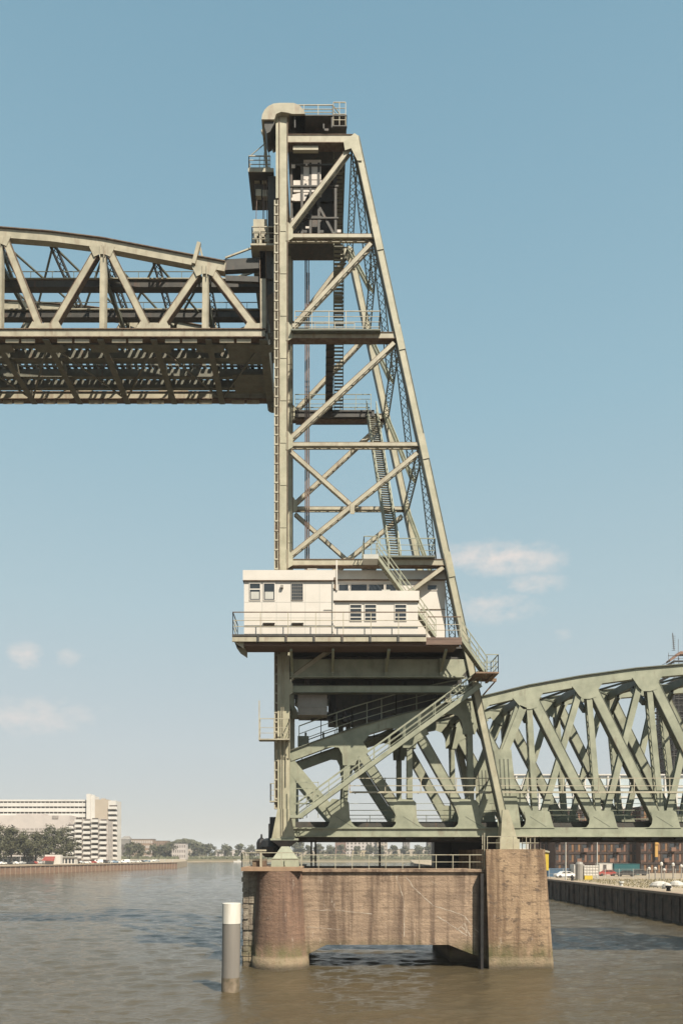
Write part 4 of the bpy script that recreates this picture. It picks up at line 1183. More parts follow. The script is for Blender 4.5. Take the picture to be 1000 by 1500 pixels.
# bearings, pedestals and railings on the pier top
bt = zt+.304
ped = thing('bearing_pedestal', 'green steel pyramid pedestal carrying the river column of the tower', 'bearing', (FX(419),.4,bt))
mb = MB()
def frust(b, cx_, cy_, z0, z1, w0, w1, d0, d1, m=0):
    vs = [(cx_+i*w0/2,cy_+j*d0/2,z0) for i,j in ((-1,-1),(1,-1),(1,1),(-1,1))]+[(cx_+i*w1/2,cy_+j*d1/2,z1) for i,j in ((-1,-1),(1,-1),(1,1),(-1,1))]
    b.add(vs,[(0,3,2,1),(4,5,6,7),(0,1,5,4),(1,2,6,5),(2,3,7,6),(3,0,4,7)],m)
pcx = FX(417.5,-.4)
zp = FZ(1258.5,-.6); frust(mb,pcx,.2,bt,zp,2.25,2.15,1.6,1.5); frust(mb,pcx,.2,zp+.06,FZ(1237.5),2.0,.42,1.45,.5); mb.box(FX(398,-.4),FX(437,-.4),-.62,1.0,zp+.002,zp+.055)
mb.box(pcx-.03,pcx+.03,-.72,-.60,bt+.1,zp-.03)
obj('pedestal_base', mb, [GREEN], ped)
mb = MB(); mb.tube([(pcx-.18,.2,FZ(1241)),(pcx+.18,.2,FZ(1241))],.16)
frust(mb,FX(417),.35,FZ(1240.5),FZ(1231),.8,2.2,.9,1.2,1); mb.box(FX(396),FX(437),-.2,1.0,FZ(1231)+.002,FZ(1228)-.01,0)
obj('bearing_shoe', mb, [GREEN, BLACK], ped)
buf = thing('span_buffer', 'black rounded steel buffer beside the river column on the pier', 'buffer', (FX(394),1.2,bt))
mb = MB(); mb.lathe((FX(398,1.5),1.5,FZ(1256,1.5)),[(.5,0),(.95,.35),(1.05,.9),(.9,1.4),(.5,1.6)],18); mb.lathe((FX(383,1.5),1.5,FZ(1250,1.5)),[(.35,0),(.42,.1),(.42,.9),(.3,1.15),(.1,1.3),(.06,1.6)],14)
obj('buffer_body', mb, BLACK, buf, False)
mb = MB(); mb.box(FX(392),FX(403),.9,1.9,FZ(1232),FZ(1206)); mb.box(FX(394),FX(404),.85,1.6,FZ(1206),FZ(1196)); obj('buffer_arm', mb, BLACK, buf)
mb = MB(); mb.box(FX(374,-1.2),FX(390,-1.2),-1.3,-.9,FZ(1247,-1.2),FZ(1244.5,-1.2)); mb.box(FX(382,-1.2)-.07,FX(382,-1.2)+.07,-1.2,-1.0,bt,FZ(1247,-1.2)); mb.box(FX(370,-.6),FX(390,-.6),-.7,0.4,bt,FZ(1258,-.6),1)
solo('valve_stand', mb, [CREAM, RUST], 'small pale handwheel stand on the pier end beside the black buffer', 'valve')
rl = MB()
yq = -2.3; bz = bt
rl.rail([(FX(358,-.5)+.06,6,bz),(FX(358,-.5)+.06,-2.9,bz),(FX(441,-2.9),-2.9,bz)],1.12,1.35,(1,.5),.05)
zc2 = FZ(1273,-2.0)
rl.rail([(FX(442,-2.1),-2.1,zc2),(FX(712,-2.1),-2.1,zc2)],1.12,1.35,(1,.5),.05)
solo('pier_railing', rl, CREAM, 'pale two-rail railing along the top of the pier wall', 'railing')
rl = MB(); zr = FZ(1244,-2.8)
rl.rail([(FX(711,-2.6)+.15,-2.45,zr),(FX(790,-2.6),-2.45,zr),(FX(790,-2.6),2.4,zr)],1.0,1.15,(1,.5),.05); rl.rail([(FX(709,-2.3),-2.3,zc2),(FX(709,-2),-1.3,zc2)],2.8,1.2,(1,.7,.4),.06)
solo('pier_railing', rl, CREAM, 'short pale railing on the square pier block round the foot of the sloping leg', 'railing')
YEL = mat('yellow_paint', (.72,.52,.06), (.64,.46,.06), 2.0, .5)
mb = MB(); yy0 = -1.0; mb.box(FX(791,yy0),FX(803,yy0),yy0,yy0+2.2,FZ(1275,yy0),FZ(1247,yy0)); mb.prism([(FX(790,yy0),FZ(1247,yy0)),(FX(804,yy0),FZ(1249,yy0)),(FX(804,yy0),FZ(1247,yy0)),(FX(790,yy0),FZ(1243,yy0))],yy0-.1,yy0+2.3,1)
bxo = solo('yellow_cabinet', mb, [YEL, CREAM], 'yellow box cabinet with pale lid fixed to the right side of the pier', 'cabinet')
mb = MB(); mb.tube([(FX(456,4),4,bt-.4),(FX(456,4),4,FZ(1226,4))],.08); mb.tube([(FX(462,4),4,bt-.4),(FX(462,4),4,FZ(1226,4))],.08); mb.bar((FX(456,4),4,bt+.6),(FX(462,4),4,bt+.6),.06,.06)
solo('drain_pipe', mb, BLACK, 'pair of thin black pipes near the river column under the span floor', 'pipe')
mb = MB(); mb.tube([(FX(556,6),6,zc2-2),(FX(556,6),6,FZ(1226,6))],.09)
solo('drain_pipe', mb, BLACK, 'single thin black pipe halfway along the pier under the span floor', 'pipe')
mb = MB(); mb.box(12.2,16.6,8.9,11.0,8,FZ(1228,6)); mb.box(10.6,12.2,9.2,10.8,6,FZ(1229,6))  # black colour stands for deck shade on the rear pier and bearings
solo('shaded_bearing_block', mb, BLACK, 'rear pier and bearing block coloured black for the shade under the fixed span', 'bearing')

# mooring pile
pile = thing('mooring_pile', 'grey steel mooring pile with a white top standing in the water', 'mooring pile', (FX(338.5,-12),-12,0))
PGREY = mat('weathered_pile', (.27,.24,.205), (.235,.21,.18), 1.2, .7, stretch=(2,2,.2), stain=(.12,.09,.06), stain_scale=1.5, stain_stretch=(2,2,.15), stain_lo=.58, stain_hi=.78, stain_amt=.6)
PFOOT = mat('silted_pile', (.30,.235,.165), (.20,.15,.10), 2.2, .9, stain=(.07,.06,.035), stain_scale=2.5, stain_lo=.5, stain_hi=.62, stain_stretch=(1,1,.8))
mb = MB(); px0 = FX(338.5,-12)
def plath(b, z0, z1, r0, r1, m=0):
    k = 6
    lean = .07
    prof = [(r0+(r1-r0)*i/k, z0+(z1-z0)*i/k) for i in range(k+1)]
    o = len(b.v); b.lathe((px0,-12,0),prof,28,m,cap=(z1 > 5))
    for i in range(o,len(b.v)):
        x,y,z = b.v[i]; b.v[i] = (x+lean*(z-2.8)/2.8*.5,y,z)
zt2, zw2, zf2 = FZ(1323,-12), FZ(1352.5,-12), .95
plath(mb,zf2,zw2,.585,.590); obj('pile_shaft', mb, PGREY, pile, True)
mb = MB(); plath(mb,zw2,zt2,.610,.605); pw = obj('white_band', mb, [mat('white_pile_paint',(.86,.81,.72),(.70,.64,.54),1.5,.6,stretch=(2,2,.3),stain=(.42,.33,.24),stain_scale=2.5,stain_lo=.58,stain_hi=.75,stain_stretch=(2,2,.3),stain_amt=.6)], pile, False)
mb = MB(); plath(mb,-2,zf2,.600,.592); obj('silt_band', mb, PFOOT, pile, True)
#BACKGROUND
# ------------------------------------------------------------------ background (d = metres from the camera's foot)
def BX(px, d): return (px-470)*d/1080
def BZ(py, d): return 9+(1250-py)*d/1080
ABW = mat('white_concrete', (.74,.70,.64), (.66,.62,.56), .15, .8)
ABT = mat('tan_gable', (.50,.42,.33), (.46,.385,.30), .1, .9)
ABP = mat('pinkish_render', (.62,.55,.50), (.55,.49,.45), .2, .9)
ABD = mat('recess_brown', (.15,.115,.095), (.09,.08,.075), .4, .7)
BRK = mat('brown_brick', (.145,.078,.052), (.11,.062,.043), .5, .9)
BRK2 = mat('dark_brick', (.075,.050,.040), (.055,.040,.034), .5, .9)
BRK3 = mat('red_brick', (.27,.155,.105), (.22,.125,.09), .5, .9)
SHUT = mat('timber_shutter', (.30,.16,.075), (.20,.11,.06), .7, .8)
DKGL = mat('dull_glazing', (.06,.065,.07), None, rough=.12, spec=.6)
PLGL = mat('pale_glazing', (.62,.70,.72), (.48,.55,.58), .25, .25, spec=.6)
ROOF = mat('grey_roof', (.30,.27,.24), (.25,.225,.20), .3, .8)

# --- white apartment block on the left quay
D0 = 432
ab = thing('apartment_building', 'large white apartment block with stacked balconies on the left quay', 'apartment block', (BX(100,D0),D0-60,3.6))
mb = MB(); y0 = D0-60
mb.box(BX(-160,D0),BX(127,D0),y0+3,y0+16,3.6,BZ(1171.5,D0)); 
for (a_,b_) in ((1171,1173.5),(1175.8,1181),(1183.5,1189),(1191.5,1197),(1199.5,1205),(1207,1213),(1215,1221)):
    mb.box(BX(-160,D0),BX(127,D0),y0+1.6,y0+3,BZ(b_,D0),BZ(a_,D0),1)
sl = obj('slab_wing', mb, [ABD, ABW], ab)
mb = MB(); 
for i in range(46):
    x = BX(-150,D0)+i*2.45
    if x < BX(125,D0): mb.box(x,x+.25,y0+1.75,y0+3,5,BZ(1171,D0)-.2)
obj('party_wall', mb, ABW, sl)
mb = MB(); mb.box(BX(127.3,D0),BX(133,D0),y0-.5,y0+9,3.6,BZ(1163,D0)); mb.box(BX(133.1,D0),BX(139,D0),y0+.2,y0+9,3.6,BZ(1166,D0)); obj('stair_tower', mb, ABW, ab)
mb = MB(); mb.box(BX(133.5,D0),BX(158,D0),y0+.6,y0+13,3.6,BZ(1171,D0)); mb.box(BX(146,D0),BX(151,D0),y0+3,y0+7,BZ(1170.9,D0),BZ(1169,D0)); obj('gable_wall', mb, ABT, ab)
mb = MB(); mb.box(BX(158.1,D0),BX(169,D0),y0+1.2,y0+13,3.6,BZ(1172.5,D0),0); obj('corner_wing', mb, [ABW], ab)
D1 = 420
y1 = D1-60
mb = MB(); mb.box(BX(101,D1),BX(157,D1),y1+1.5,y0+.4,3.6,BZ(1202,D1)); mb.box(BX(110,D1),BX(150,D1),y1+3,y0+.4,BZ(1202,D1),BZ(1199,D1)); obj('balcony_wing', mb, [mat('pale_recess',(.62,.55,.49),(.42,.37,.33),.5,.8)], ab)
mb = MB(); mb.box(BX(-160,D1),BX(100.6,D1),y1+2.2,y0+1.4,3.6,BZ(1194,D1))
for i in range(40):
    x = BX(-150,D1)+i*2.5
    if x < BX(98,D1):
        for r_ in range(6):
            zz = 6.2+r_*3.2
            if zz < BZ(1197,D1)-1.5: mb.box(x,x+1.9,y1+2.12,y1+2.2,zz,zz+1.15,1); mb.box(x-.3,x+2.15,y1+1.7,y1+2.11,zz-.75,zz-.1,0)
mb.box(BX(75,D1),BX(84,D1),y1+1.9,y1+2.15,BZ(1199,D1),BZ(1194.5,D1),1); mb.box(BX(20,D1),BX(60,D1),y1+4,y0,BZ(1194,D1),BZ(1191.5,D1),0)
obj('front_wing', mb, [ABP, mat('grey_blind',(.40,.35,.31),(.28,.25,.23),.5,.8)], ab)
def balc(x0, x1, y_, z_, st=0):
    b = MB()
    z_ += .7*st
    b.box(x0,x1,y_,y_+1.4,z_-.15,z_,0); b.box(x0,x1,y_,y_+.12,z_,z_+1.35,0); b.box(x0,x0+.12,y_+.12,y_+1.4,z_,z_+.9,0); b.box(x1-.12,x1,y_+.12,y_+1.4,z_,z_+.9,0)
    b.box(x0+.3,x1-.3,y_+1.42,y_+1.48,z_+.05,z_+2.2,1)
    return obj('balcony', b, [ABW, ABD], ab)
for r_ in range(9):
    z_ = 5.6+r_*2.95
    for c_, px in enumerate((98,110,122,134,146)):
        if z_ < BZ(1206-(3 if c_ else 0),D1) or (c_ in (0,1) and r_ < 7):
            if z_+1 < BZ(1200,D1): balc(BX(px,D1),BX(px+9.5+.8*(r_%2),D1),y1-.5*(c_%2),z_,c_%2)
for r_ in range(11):
    z_ = 5.6+r_*2.95
    if z_+1.4 < BZ(1173,D0): balc(BX(159,D0),BX(172,D0),y0-.3,z_,0)
mb = MB(); mb.box(BX(100,D1),BX(170,D1),y1-.6,y1+1.4,3.9,4.9); mb.box(BX(100,D1),BX(170,D1),y1+1.42,y1+1.47,3.62,5.2,1); obj('ground_floor', mb, [BRK3, ABD], ab)

# --- trees
LEAF = []
def leafmat(name, c1, c2):
    return mat(name, c1, c2, .9, .7, spec=.2, thr=(.3,.7))
LF1 = leafmat('leaves_dark', (.070,.070,.036), (.115,.108,.058))
LF2 = leafmat('leaves_mid', (.085,.088,.046), (.13,.125,.07))
LF3 = leafmat('leaves_olive', (.10,.105,.05), (.14,.135,.07))
BARK = mat('bark', (.07,.055,.04), (.05,.04,.03), 2, .9)
def tree_meshes(h, wd, n, leaf, rng, trunk_h, mat_l):
    """returns (trunk MB, crown MB) around the origin"""
    tr = MB(); base = V((0,0,0)); p = base
    r0 = h*.022
    pts = [V((0,0,0)), V((rng.uniform(-.02,.02)*h,rng.uniform(-.02,.02)*h,trunk_h)), V((rng.uniform(-.04,.04)*h,0,h*.62))]
    for a_, b_, ra, rb in ((pts[0],pts[1],r0*1.3,r0),(pts[1],pts[2],r0,r0*.5)):
        t_ = (b_-a_).normalized(); u = t_.orthogonal().normalized(); v_ = t_.cross(u); vs = []
        for c, rr in ((a_,ra),(b_,rb)):
            for i in range(7): an = 2*math.pi*i/7; vs.append(c+u*rr*math.cos(an)+v_*rr*math.sin(an))
        tr.add(vs,[(i,(i+1)%7,(i+1)%7+7,i+7) for i in range(7)])
    cr = MB(); clumps = []
    for k in range(13):
        a_ = rng.uniform(0,6.283); q = rng.uniform(.1,.95)**.6
        zz = rng.uniform(trunk_h*.95,h*.92); u = (zz-trunk_h)/(h-trunk_h)
        env = math.sin(math.pi*min(1,max(.12,u*.86+.14)))**.6
        c = V((math.cos(a_)*wd/2*q*env*.8,math.sin(a_)*wd/2*q*env*.8,zz))
        clumps.append((c,wd*rng.uniform(.13,.24)))
        if k < 8: tr.bar(pts[1].lerp(pts[2],rng.random()*.8),c,r0*.5,r0*.5,w2=r0*.2)
    clumps.append((V((0,0,h*.9)),wd*.2)); clumps.append((V((0,0,h*.68)),wd*.30))
    for i in range(n):
        c, r = rng.choice(clumps)
        dv = V((rng.gauss(0,1),rng.gauss(0,1),rng.gauss(0,.8))).normalized()*r*(rng.random()**.4)
        p = c+dv; s_ = leaf*rng.uniform(.6,1.3)
        nrm_ = (dv.normalized()+V((rng.uniform(-.7,.7),rng.uniform(-.7,.7),rng.uniform(-.3,.9)))).normalized()
        u = nrm_.orthogonal().normalized(); v_ = nrm_.cross(u); an = rng.uniform(0,3.14)
        u, v_ = u*math.cos(an)+v_*math.sin(an), v_*math.cos(an)-u*math.sin(an)
        cr.add([p-u*s_-v_*s_*.5,p+u*s_*.2-v_*s_*.7,p+u*s_+v_*s_*.2,p-u*s_*.1+v_*s_*.7],[(0,1,2,3)])
    return tr, cr
def make_tree(name, label, group, loc, spec, seed, ml):
    rng = random.Random(seed)
    tr, cr = tree_meshes(*spec[:3], spec[3], rng, spec[4], ml)
    t_ = thing(name, label, 'tree', (0,0,0), group)
    obj('trunk', tr, BARK, t_); obj('crown', cr, ml, t_)
    t_.location = loc
    return t_
def place(src, label, loc, rz, sc, group):
    c = copy_tree(src); c.location = loc; c.rotation_euler = (0,0,rz); c.scale = (sc,sc,sc*random.uniform(.93,1.07))
    c['label'] = label; c['group'] = group; return c
# left quay trees
G1 = 'trees on the left quay'
sp1 = [(1,19.0,'dark leafy tree on the left quay cut by the left picture edge'),(17,18.6,'dark leafy tree on the left quay, second from the left'),
       (36,17.2,'slightly lower dark leafy tree in the middle of the left quay row'),(53,17.0,'small dark leafy tree leaning into its right neighbour on the left quay'),
       (73,19.2,'tall dark leafy tree standing just left of the red awning'),(96,18.8,'broad dark leafy tree at the right end of the left quay row')]
protos = [make_tree('quay_tree',sp1[0][2],G1,(0,0,3.6),(17,14.5,2600,.42,4.6),11,LF1), make_tree('quay_tree',sp1[1][2],G1,(0,0,3.6),(17,12.5,2600,.42,5.0),12,LF1), make_tree('quay_tree',sp1[4][2],G1,(0,0,3.6),(17.5,14,2600,.42,4.4),13,LF2)]
for i,(px,h,lb) in enumerate(sp1):
    d_ = 356+i*5
    k = {0:0,1:1,2:0,3:1,4:2,5:0}[i]
    loc = (BX(px,d_),d_-60,3.6)
    if i in (0,1,4): protos[k].location = loc; protos[k].scale = (h/17,)*3
    else: place(protos[k],lb,loc,i*1.3,h/17,G1)
# far bank trees
G2 = 'trees on the far bank'
far = [(190,1236,20,0),(203,1237,18,1),(225,1239,19,0),(236,1240,15,2),(248,1236,23,1),(268,1239,17,2),(285,1237,25,1),(296,1239,18,0),(307,1238,21,1),(330,1239,19,0),(353,1238,20,2),(370,1240,16,0),(384,1239,16,1),
       (437,1233,24,0),(450,1240,14,2),(467,1238,18,1),(483,1240,16,0),(501,1239,18,2),(524,1241,14,2),(540,1239,17,1),(557,1241,15,0),(575,1240,17,2),(593,1241,15,1),(612,1240,17,0),(628,1240,16,2),(645,1234,28,1),(662,1236,24,0),
       (790,1236,30,1),(820,1238,20,0),(-8,1242,14,0),(172,1240,15,2)]
ORD = ['first','second','third','fourth','fifth','sixth','seventh','eighth','ninth','tenth','eleventh','twelfth','thirteenth','fourteenth','fifteenth','sixteenth','seventeenth','eighteenth','nineteenth','twentieth']
specs = [(17,17,900,.85,4.0),(17,18.5,900,.85,3.6),(17,15.5,800,.85,4.4)]
fp = []
nl, nr = 0, 0
for i,(px,pt,wd,k) in enumerate(far):
    if px > 700 or px < 100: continue
    d_ = 850 if px > 262 else 732
    if px in (190,203,172): d_ = 640
    zb_ = 3.6 if d_ == 640 else 2.4
    h = BZ(pt,d_)-zb_
    if px < 400:
        nl += 1; lb = f'{ORD[nl-1]} round green tree from the left along the far bank beyond the left quay'
    else:
        nr += 1; lb = f'{ORD[nr-1]} round green tree from the left seen under the fixed span on the far bank'
    ml = (LF2,LF1,LF3)[k]
    if len(fp) < 3 and not any(q[0] == k for q in fp):
        t_ = make_tree('bank_tree',lb,G2,(BX(px,d_),d_-60,zb_),specs[k],30+k,ml); t_.scale = ((wd*1.3*d_/1080)/specs[k][1],)*2+(h*1.06/17,)
        fp.append((k,t_))
    else:
        src = [q[1] for q in fp if q[0] == k][0]
        c = place(src,lb,(BX(px,d_),d_-60,zb_),i*.9,1,G2); c.scale = ((wd*1.3*d_/1080)/specs[k][1],)*2+(h*1.06/17,)
# wooded hill behind
rng = random.Random(5); mb = MB(); d_ = 960
for i in range(5200):
    u = rng.uniform(-1,1); px = 272+u*29; top = 1229+ (u*u)*11 + abs(math.sin(u*9))*1.2
    z_ = rng.uniform(2.5,BZ(top,d_)) if rng.random() < .55 else BZ(top+rng.uniform(0,4),d_)
    x = BX(px,d_); y_ = d_-60+rng.uniform(-14,14); s_ = rng.uniform(.6,1.2)
    n_ = V((rng.uniform(-.6,.6),-1,rng.uniform(-.2,1.2))).normalized(); a_ = n_.orthogonal().normalized(); b_ = n_.cross(a_)
    c = V((x,y_,z_)); mb.add([c-a_*s_-b_*s_,c+a_*s_-b_*s_*.6,c+a_*s_+b_*s_,c-a_*s_*.7+b_*s_],[(0,1,2,3)])
o = recenter(obj('wooded_hill', mb, LF2)); o['kind'] = 'stuff'; o['label'] = 'wooded green mound rising behind the far bank trees'; o['category'] = 'wood'
# scrub along the far bank
mb = MB(); rng = random.Random(9)
for i in range(5200):
    px = rng.uniform(160,700); d_ = rng.uniform(830,846)
    if px < 262: d_ = rng.uniform(705,748)
    c = V((BX(px,d_),d_-60,2.3+rng.random()**2*3.4)); s_ = rng.uniform(.5,1.1)
    n_ = V((rng.uniform(-.6,.6),-1,rng.uniform(-.2,1.2))).normalized(); a_ = n_.orthogonal().normalized(); b_ = n_.cross(a_)
    mb.add([c-a_*s_-b_*s_,c+a_*s_-b_*s_*.6,c+a_*s_+b_*s_,c-a_*s_*.7+b_*s_],[(0,1,2,3)])
o = recenter(obj('bank_scrub', mb, LF3)); o['kind'] = 'stuff'; o['label'] = 'low scrub and hedges along the far bank'; o['category'] = 'scrub'

TANB = mat('tan_brick', (.36,.25,.175), (.28,.19,.13), .4, .9)
# --- far buildings
def block(name, label, px0, px1, py, d_, m_, rows, cols, roof=None, win=ABD, z0=2.4, depth=14, gap=.45, group=None, cat='building'):
    x0, x1, z1 = BX(px0,d_), BX(px1,d_), BZ(py,d_); y_ = d_-60
    t_ = thing(name, label, cat, ((x0+x1)/2,y_,z0), group)
    b = MB(); b.box(x0,x1,y_,y_+depth,z0,z1); obj('wall', b, m_, t_)
    b = MB(); b.box(x0-.3,x1+.3,y_-.3,y_+depth+.3,z1,z1+.5); 
    if roof == 'hip': frust(b,(x0+x1)/2,y_+depth/2,z1+.5,z1+4,(x1-x0)+.6,(x1-x0)*.6,depth+.6,.6)
    obj('roof', b, ROOF, t_)
    sx, sz = (x1-x0)/cols, (z1-z0-1)/rows
    for r_ in range(rows):
        for c_ in range(cols):
            b = MB(); b.box(x0+sx*(c_+.5-gap/2),x0+sx*(c_+.5+gap/2),y_-.06,y_,z0+1+sz*(r_+.2),z0+1+sz*(r_+.75)); obj('window', b, win, t_)
    return t_
block('housing_block','brown brick housing block with balconies behind the left quay trees on the far bank',192,224,1229.5,760,TANB,4,12,gap=.6,win=ABP)
block('housing_block','lower brown brick housing block right beside the balconied one on the far bank',224.6,246,1232,770,TANB,3,8)
block('housing_block','pale low housing block behind the round trees under the wooded mound',246.6,272,1236,790,ABP,3,8)
block('church','small grey pitched church roof behind the housing at the end of the white block',177,190,1230,800,ROOF,1,2,'hip',cat='church')
block('warehouse','pale low warehouse on the far bank far right of the wooded mound',315,400,1245,900,ABP,1,9,gap=.3)
block('warehouse','long cream low hall behind the far bank trees left of the mound end',262,300,1243,880,ABT,1,6,gap=.3)
block('flats','narrow red brick flats left of the cream block seen under the span',491,506,1231,900,BRK3,5,3,cat='flats')
block('flats','wide cream block of flats seen under the span on the far bank',506.5,551,1233,905,ABP,5,8,cat='flats')
block('flats','tan block of flats right of the cream flats under the span',552,567,1232,900,ABT,5,3,cat='flats')
block('pavilion','pale yellow low pavilion with a flat roof among trees under the span',516,537,1245.5,872,mat('pale_yellow',(.58,.46,.28),(.5,.4,.25),.3,.8),1,5,cat='pavilion')
block('flats','dark grey tower flats close to the black bearing block on the far bank',626,641,1229,930,BRK2,6,3,cat='flats')
block('tower_house','slim grey tower with a cap on the skyline between far bank trees',591,600,1232,940,ROOF,4,2,'hip',cat='tower')
block('warehouse','long low tan sheds behind the trees right of the slim tower',566,626,1244,910,ABT,1,10,gap=.3)
block('warehouse','low tan shed at the left end of the view under the span',425,491,1246,905,ABT,1,9,gap=.3)

# --- right bank: brick apartments, glazed block, building site
def facade(label, d_, px0, px1, pyt, m_, bays, rows, z0=3.6):
    x0, x1, z1 = BX(px0,d_), BX(px1,d_), BZ(pyt,d_); y_ = d_-60
    t_ = thing('brick_apartments', label, 'apartment block', ((x0+x1)/2,y_,z0), 'brick apartments on the right bank')
    b = MB(); b.box(x0,x1,y_,y_+13,z0,z1)
    sx, sz = (x1-x0)/bays, (z1-z0)/rows
    for r_ in range(rows): b.box(x0,x1,y_-.25,y_,z0+sz*(r_+1)-.55,z0+sz*(r_+1)-.02,1)
    for c_ in range(bays+1): b.box(max(x0,x0+sx*c_-.22),min(x1,x0+sx*c_+.22),y_-.18,y_,z0,z1,1)
    obj('wall', b, [m_, BRK2], t_)
    b = MB(); b.box(x0-.2,x1+.2,y_-.35,y_+13.2,z1,z1+.5); obj('parapet', b, BRK2, t_)
    for r_ in range(rows):
        for c_ in range(bays):
            w0 = x0+sx*c_+.32; w1 = x0+sx*(c_+1)-.32; q0 = z0+sz*r_+.15; q1 = z0+sz*(r_+1)-.7
            s_ = (c_*7+r_*3) % 5
            b = MB()
            if s_ == 4 and r_ > 0:
                b.box(w0,w1,y_-1.2,y_-1.05,q0-.1,q0+.95,1); b.box(w0,w1,y_-1.05,y_-.26,q0-.2,q0-.05,1); b.box(w0,w1,y_-.06,y_-.003,q0,q1,0); obj('balcony', b, [DKGL, BRK3], t_)
            else:
                m1 = (w0+w1)/2
                b.box(w0,m1-.05,y_-.05,y_-.003,q0+.5,q1,0)
                b.box(m1+.05,w1,y_-.08,y_-.003,q0,q1,1 if s_ % 2 == 0 else 2)
                obj('window', b, [DKGL, SHUT, BRK3], t_)
    return t_
facade('reddish brick apartments at the left end of the right bank row',212,792,812,1190,BRK3,3,6)
facade('long dark brown brick apartments with timber shutters behind the right quay',205,812.5,936,1188,BRK,13,6)
facade('dark brick apartments with a lit yellow stairwell at the right picture edge',202,937,1060,1184,BRK,12,6)
mb = MB(); d_ = 201.6; mb.box(BX(957.5,d_),BX(961.5,d_),d_-60.6,d_-60.1,8,BZ(1222,d_)); mb.box(BX(957,d_),BX(962,d_),d_-60.8,d_-60.6,11.4,11.9)
solo('lit_bay_panel', mb, mat('yellow_lit_panel',(.62,.36,.10),(.55,.32,.10),.5,.8), 'tall narrow panel coloured like a yellow-lit stairwell on the dark brick apartments', 'panel')  # yellow light of the stairwell is put into the panel's colour
gd = 262
gl = thing('glazed_block', 'pale glass block with white frames rising behind the brick apartments', 'glass building', (BX(860,gd),gd-60,3.6))
x0, x1, y_ = BX(722,gd), BX(1040,gd), gd-60
mb = MB(); mb.box(x0,x1,y_,y_+15,3.6,BZ(1136,gd)); obj('wall', mb, PLGL, gl)
for r_ in range(8):
    z_ = 6.5+r_*3.7
    if z_ < BZ(1136,gd):
        mb = MB(); mb.box(x0,x1,y_-.25,y_,z_,z_+.55); obj('floor_band', mb, ABW, gl)
for c_ in range(20):
    mb = MB(); x = x0+(x1-x0)*c_/19; mb.box(x-.28,x+.28,y_-.4,y_-.26,3.6,BZ(1136,gd)); obj('mullion', mb, ABW, gl)
for c_ in range(5):
    mb = MB(); x = x0+(x1-x0)*(c_+.4)/5; mb.bar((x,y_-.5,22),(x+5,y_-.5,BZ(1138,gd)),.4,.2); mb.bar((x+10,y_-.5,22),(x+5,y_-.5,BZ(1138,gd)),.4,.2); obj('cross_brace', mb, ABW, gl)
mb = MB(); mb.box(x0-.4,x1+.4,y_-.6,y_+15,BZ(1136,gd),BZ(1134,gd)); obj('roof', mb, ABW, gl)
# scaffolded tower under construction
sdt = 292
st = thing('scaffold_tower', 'unfinished tower wrapped in dark scaffolding at the right picture edge', 'scaffolding', (BX(1010,sdt),sdt-60,3.6))
x0, x1, y_ = BX(985,sdt), BX(1080,sdt), sdt-60
ztop = BZ(965,sdt)
mb = MB(); mb.box(x0+1.5,x1,y_+2.6,y_+18,3.6,ztop-9); obj('core', mb, BRK2, st)
k = 0; z_ = 5.0
while z_ < ztop:
    mb = MB(); e = random.uniform(-.6,.8); mb.box(x0-e,x1,y_-.8,y_+1.3,z_,z_+.25); mb.box(x0-e,x1,y_-.85,y_-.8,z_+.9,z_+1.05); mb.box(x0-e,x0-e+.1,y_-.8,y_+18,z_+.9,z_+1.05); mb.box(x0-e,x0+1.4,y_+1.4,y_+18,z_,z_+.2)
    obj('scaffold_deck', mb, DARK, st); z_ += 2.5
for i in range(12):
    mb = MB(); x = x0+i*1.9; mb.box(x-.09,x+.09,y_-.85,y_-.7,3.6,ztop+random.uniform(-1,2)); obj('scaffold_pole', mb, DARK, st)
mb = MB(); mb.prism([(BX(979,sdt),BZ(970,sdt)),(BX(979,sdt),BZ(967,sdt)),(BX(994,sdt),BZ(955,sdt)),(x1,BZ(953,sdt)),(x1,BZ(956,sdt)),(BX(994,sdt),BZ(959,sdt))],y_-1,y_+2.5); obj('canopy', mb, BRK3, st)
mb = MB(); x = BX(990,sdt); mb.bar((x,y_+2,BZ(950,sdt)),(x-.6,y_+2,BZ(925,sdt)),.25,.25)
for i in range(8): mb.box(x-.9,x+.5,y_+1.9,y_+2.1,BZ(951-i*3,sdt),BZ(951-i*3,sdt)+.12)
mb.box(x+1.6,x+1.75,y_+2,y_+2.1,BZ(965,sdt),BZ(934,sdt)); mb.box(BX(976,sdt),BX(990,sdt),y_-1,y_-.9,BZ(962,sdt),BZ(961,sdt)); mb.box(BX(976.5,sdt),BX(977,sdt),y_-1,y_-.9,BZ(970,sdt),BZ(957,sdt))
obj('mast', mb, DARK, st)

# --- right quay clutter
def onq(px, d_): return V((BX(px,d_),d_-60,3.6))
def hut(name, label, cat, px0, px1, py, d_, m_, trim, door=True, depth=2.6, group=None):
    x0, x1 = BX(px0,d_), BX(px1,d_); z1 = BZ(py,d_); y_ = d_-60
    t_ = thing(name, label, cat, ((x0+x1)/2,y_,3.6), group)
    b = MB(); b.box(x0,x1,y_,y_+depth,3.6,z1)
    k = max(3,int((x1-x0)/.3))
    for i in range(k): x = x0+(x1-x0)*(i+.25)/k; b.box(x,x+(x1-x0)/k*.5,y_-.04,y_,3.75,z1-.15)
    obj('body', b, m_, t_)
    b = MB()
    for x in (x0,x1-.12): b.box(x,x+.12,y_-.07,y_-.041,3.6,z1)
    b.box(x0-.04,x1+.04,y_-.08,y_+depth+.04,z1,z1+.1); obj('frame', b, trim, t_)
    if door:
        b = MB(); b.box(x0+(x1-x0)*.3,x0+(x1-x0)*.55,y_-.08,y_-.042,3.7,z1-.25); obj('door', b, ABD, t_)
    return t_
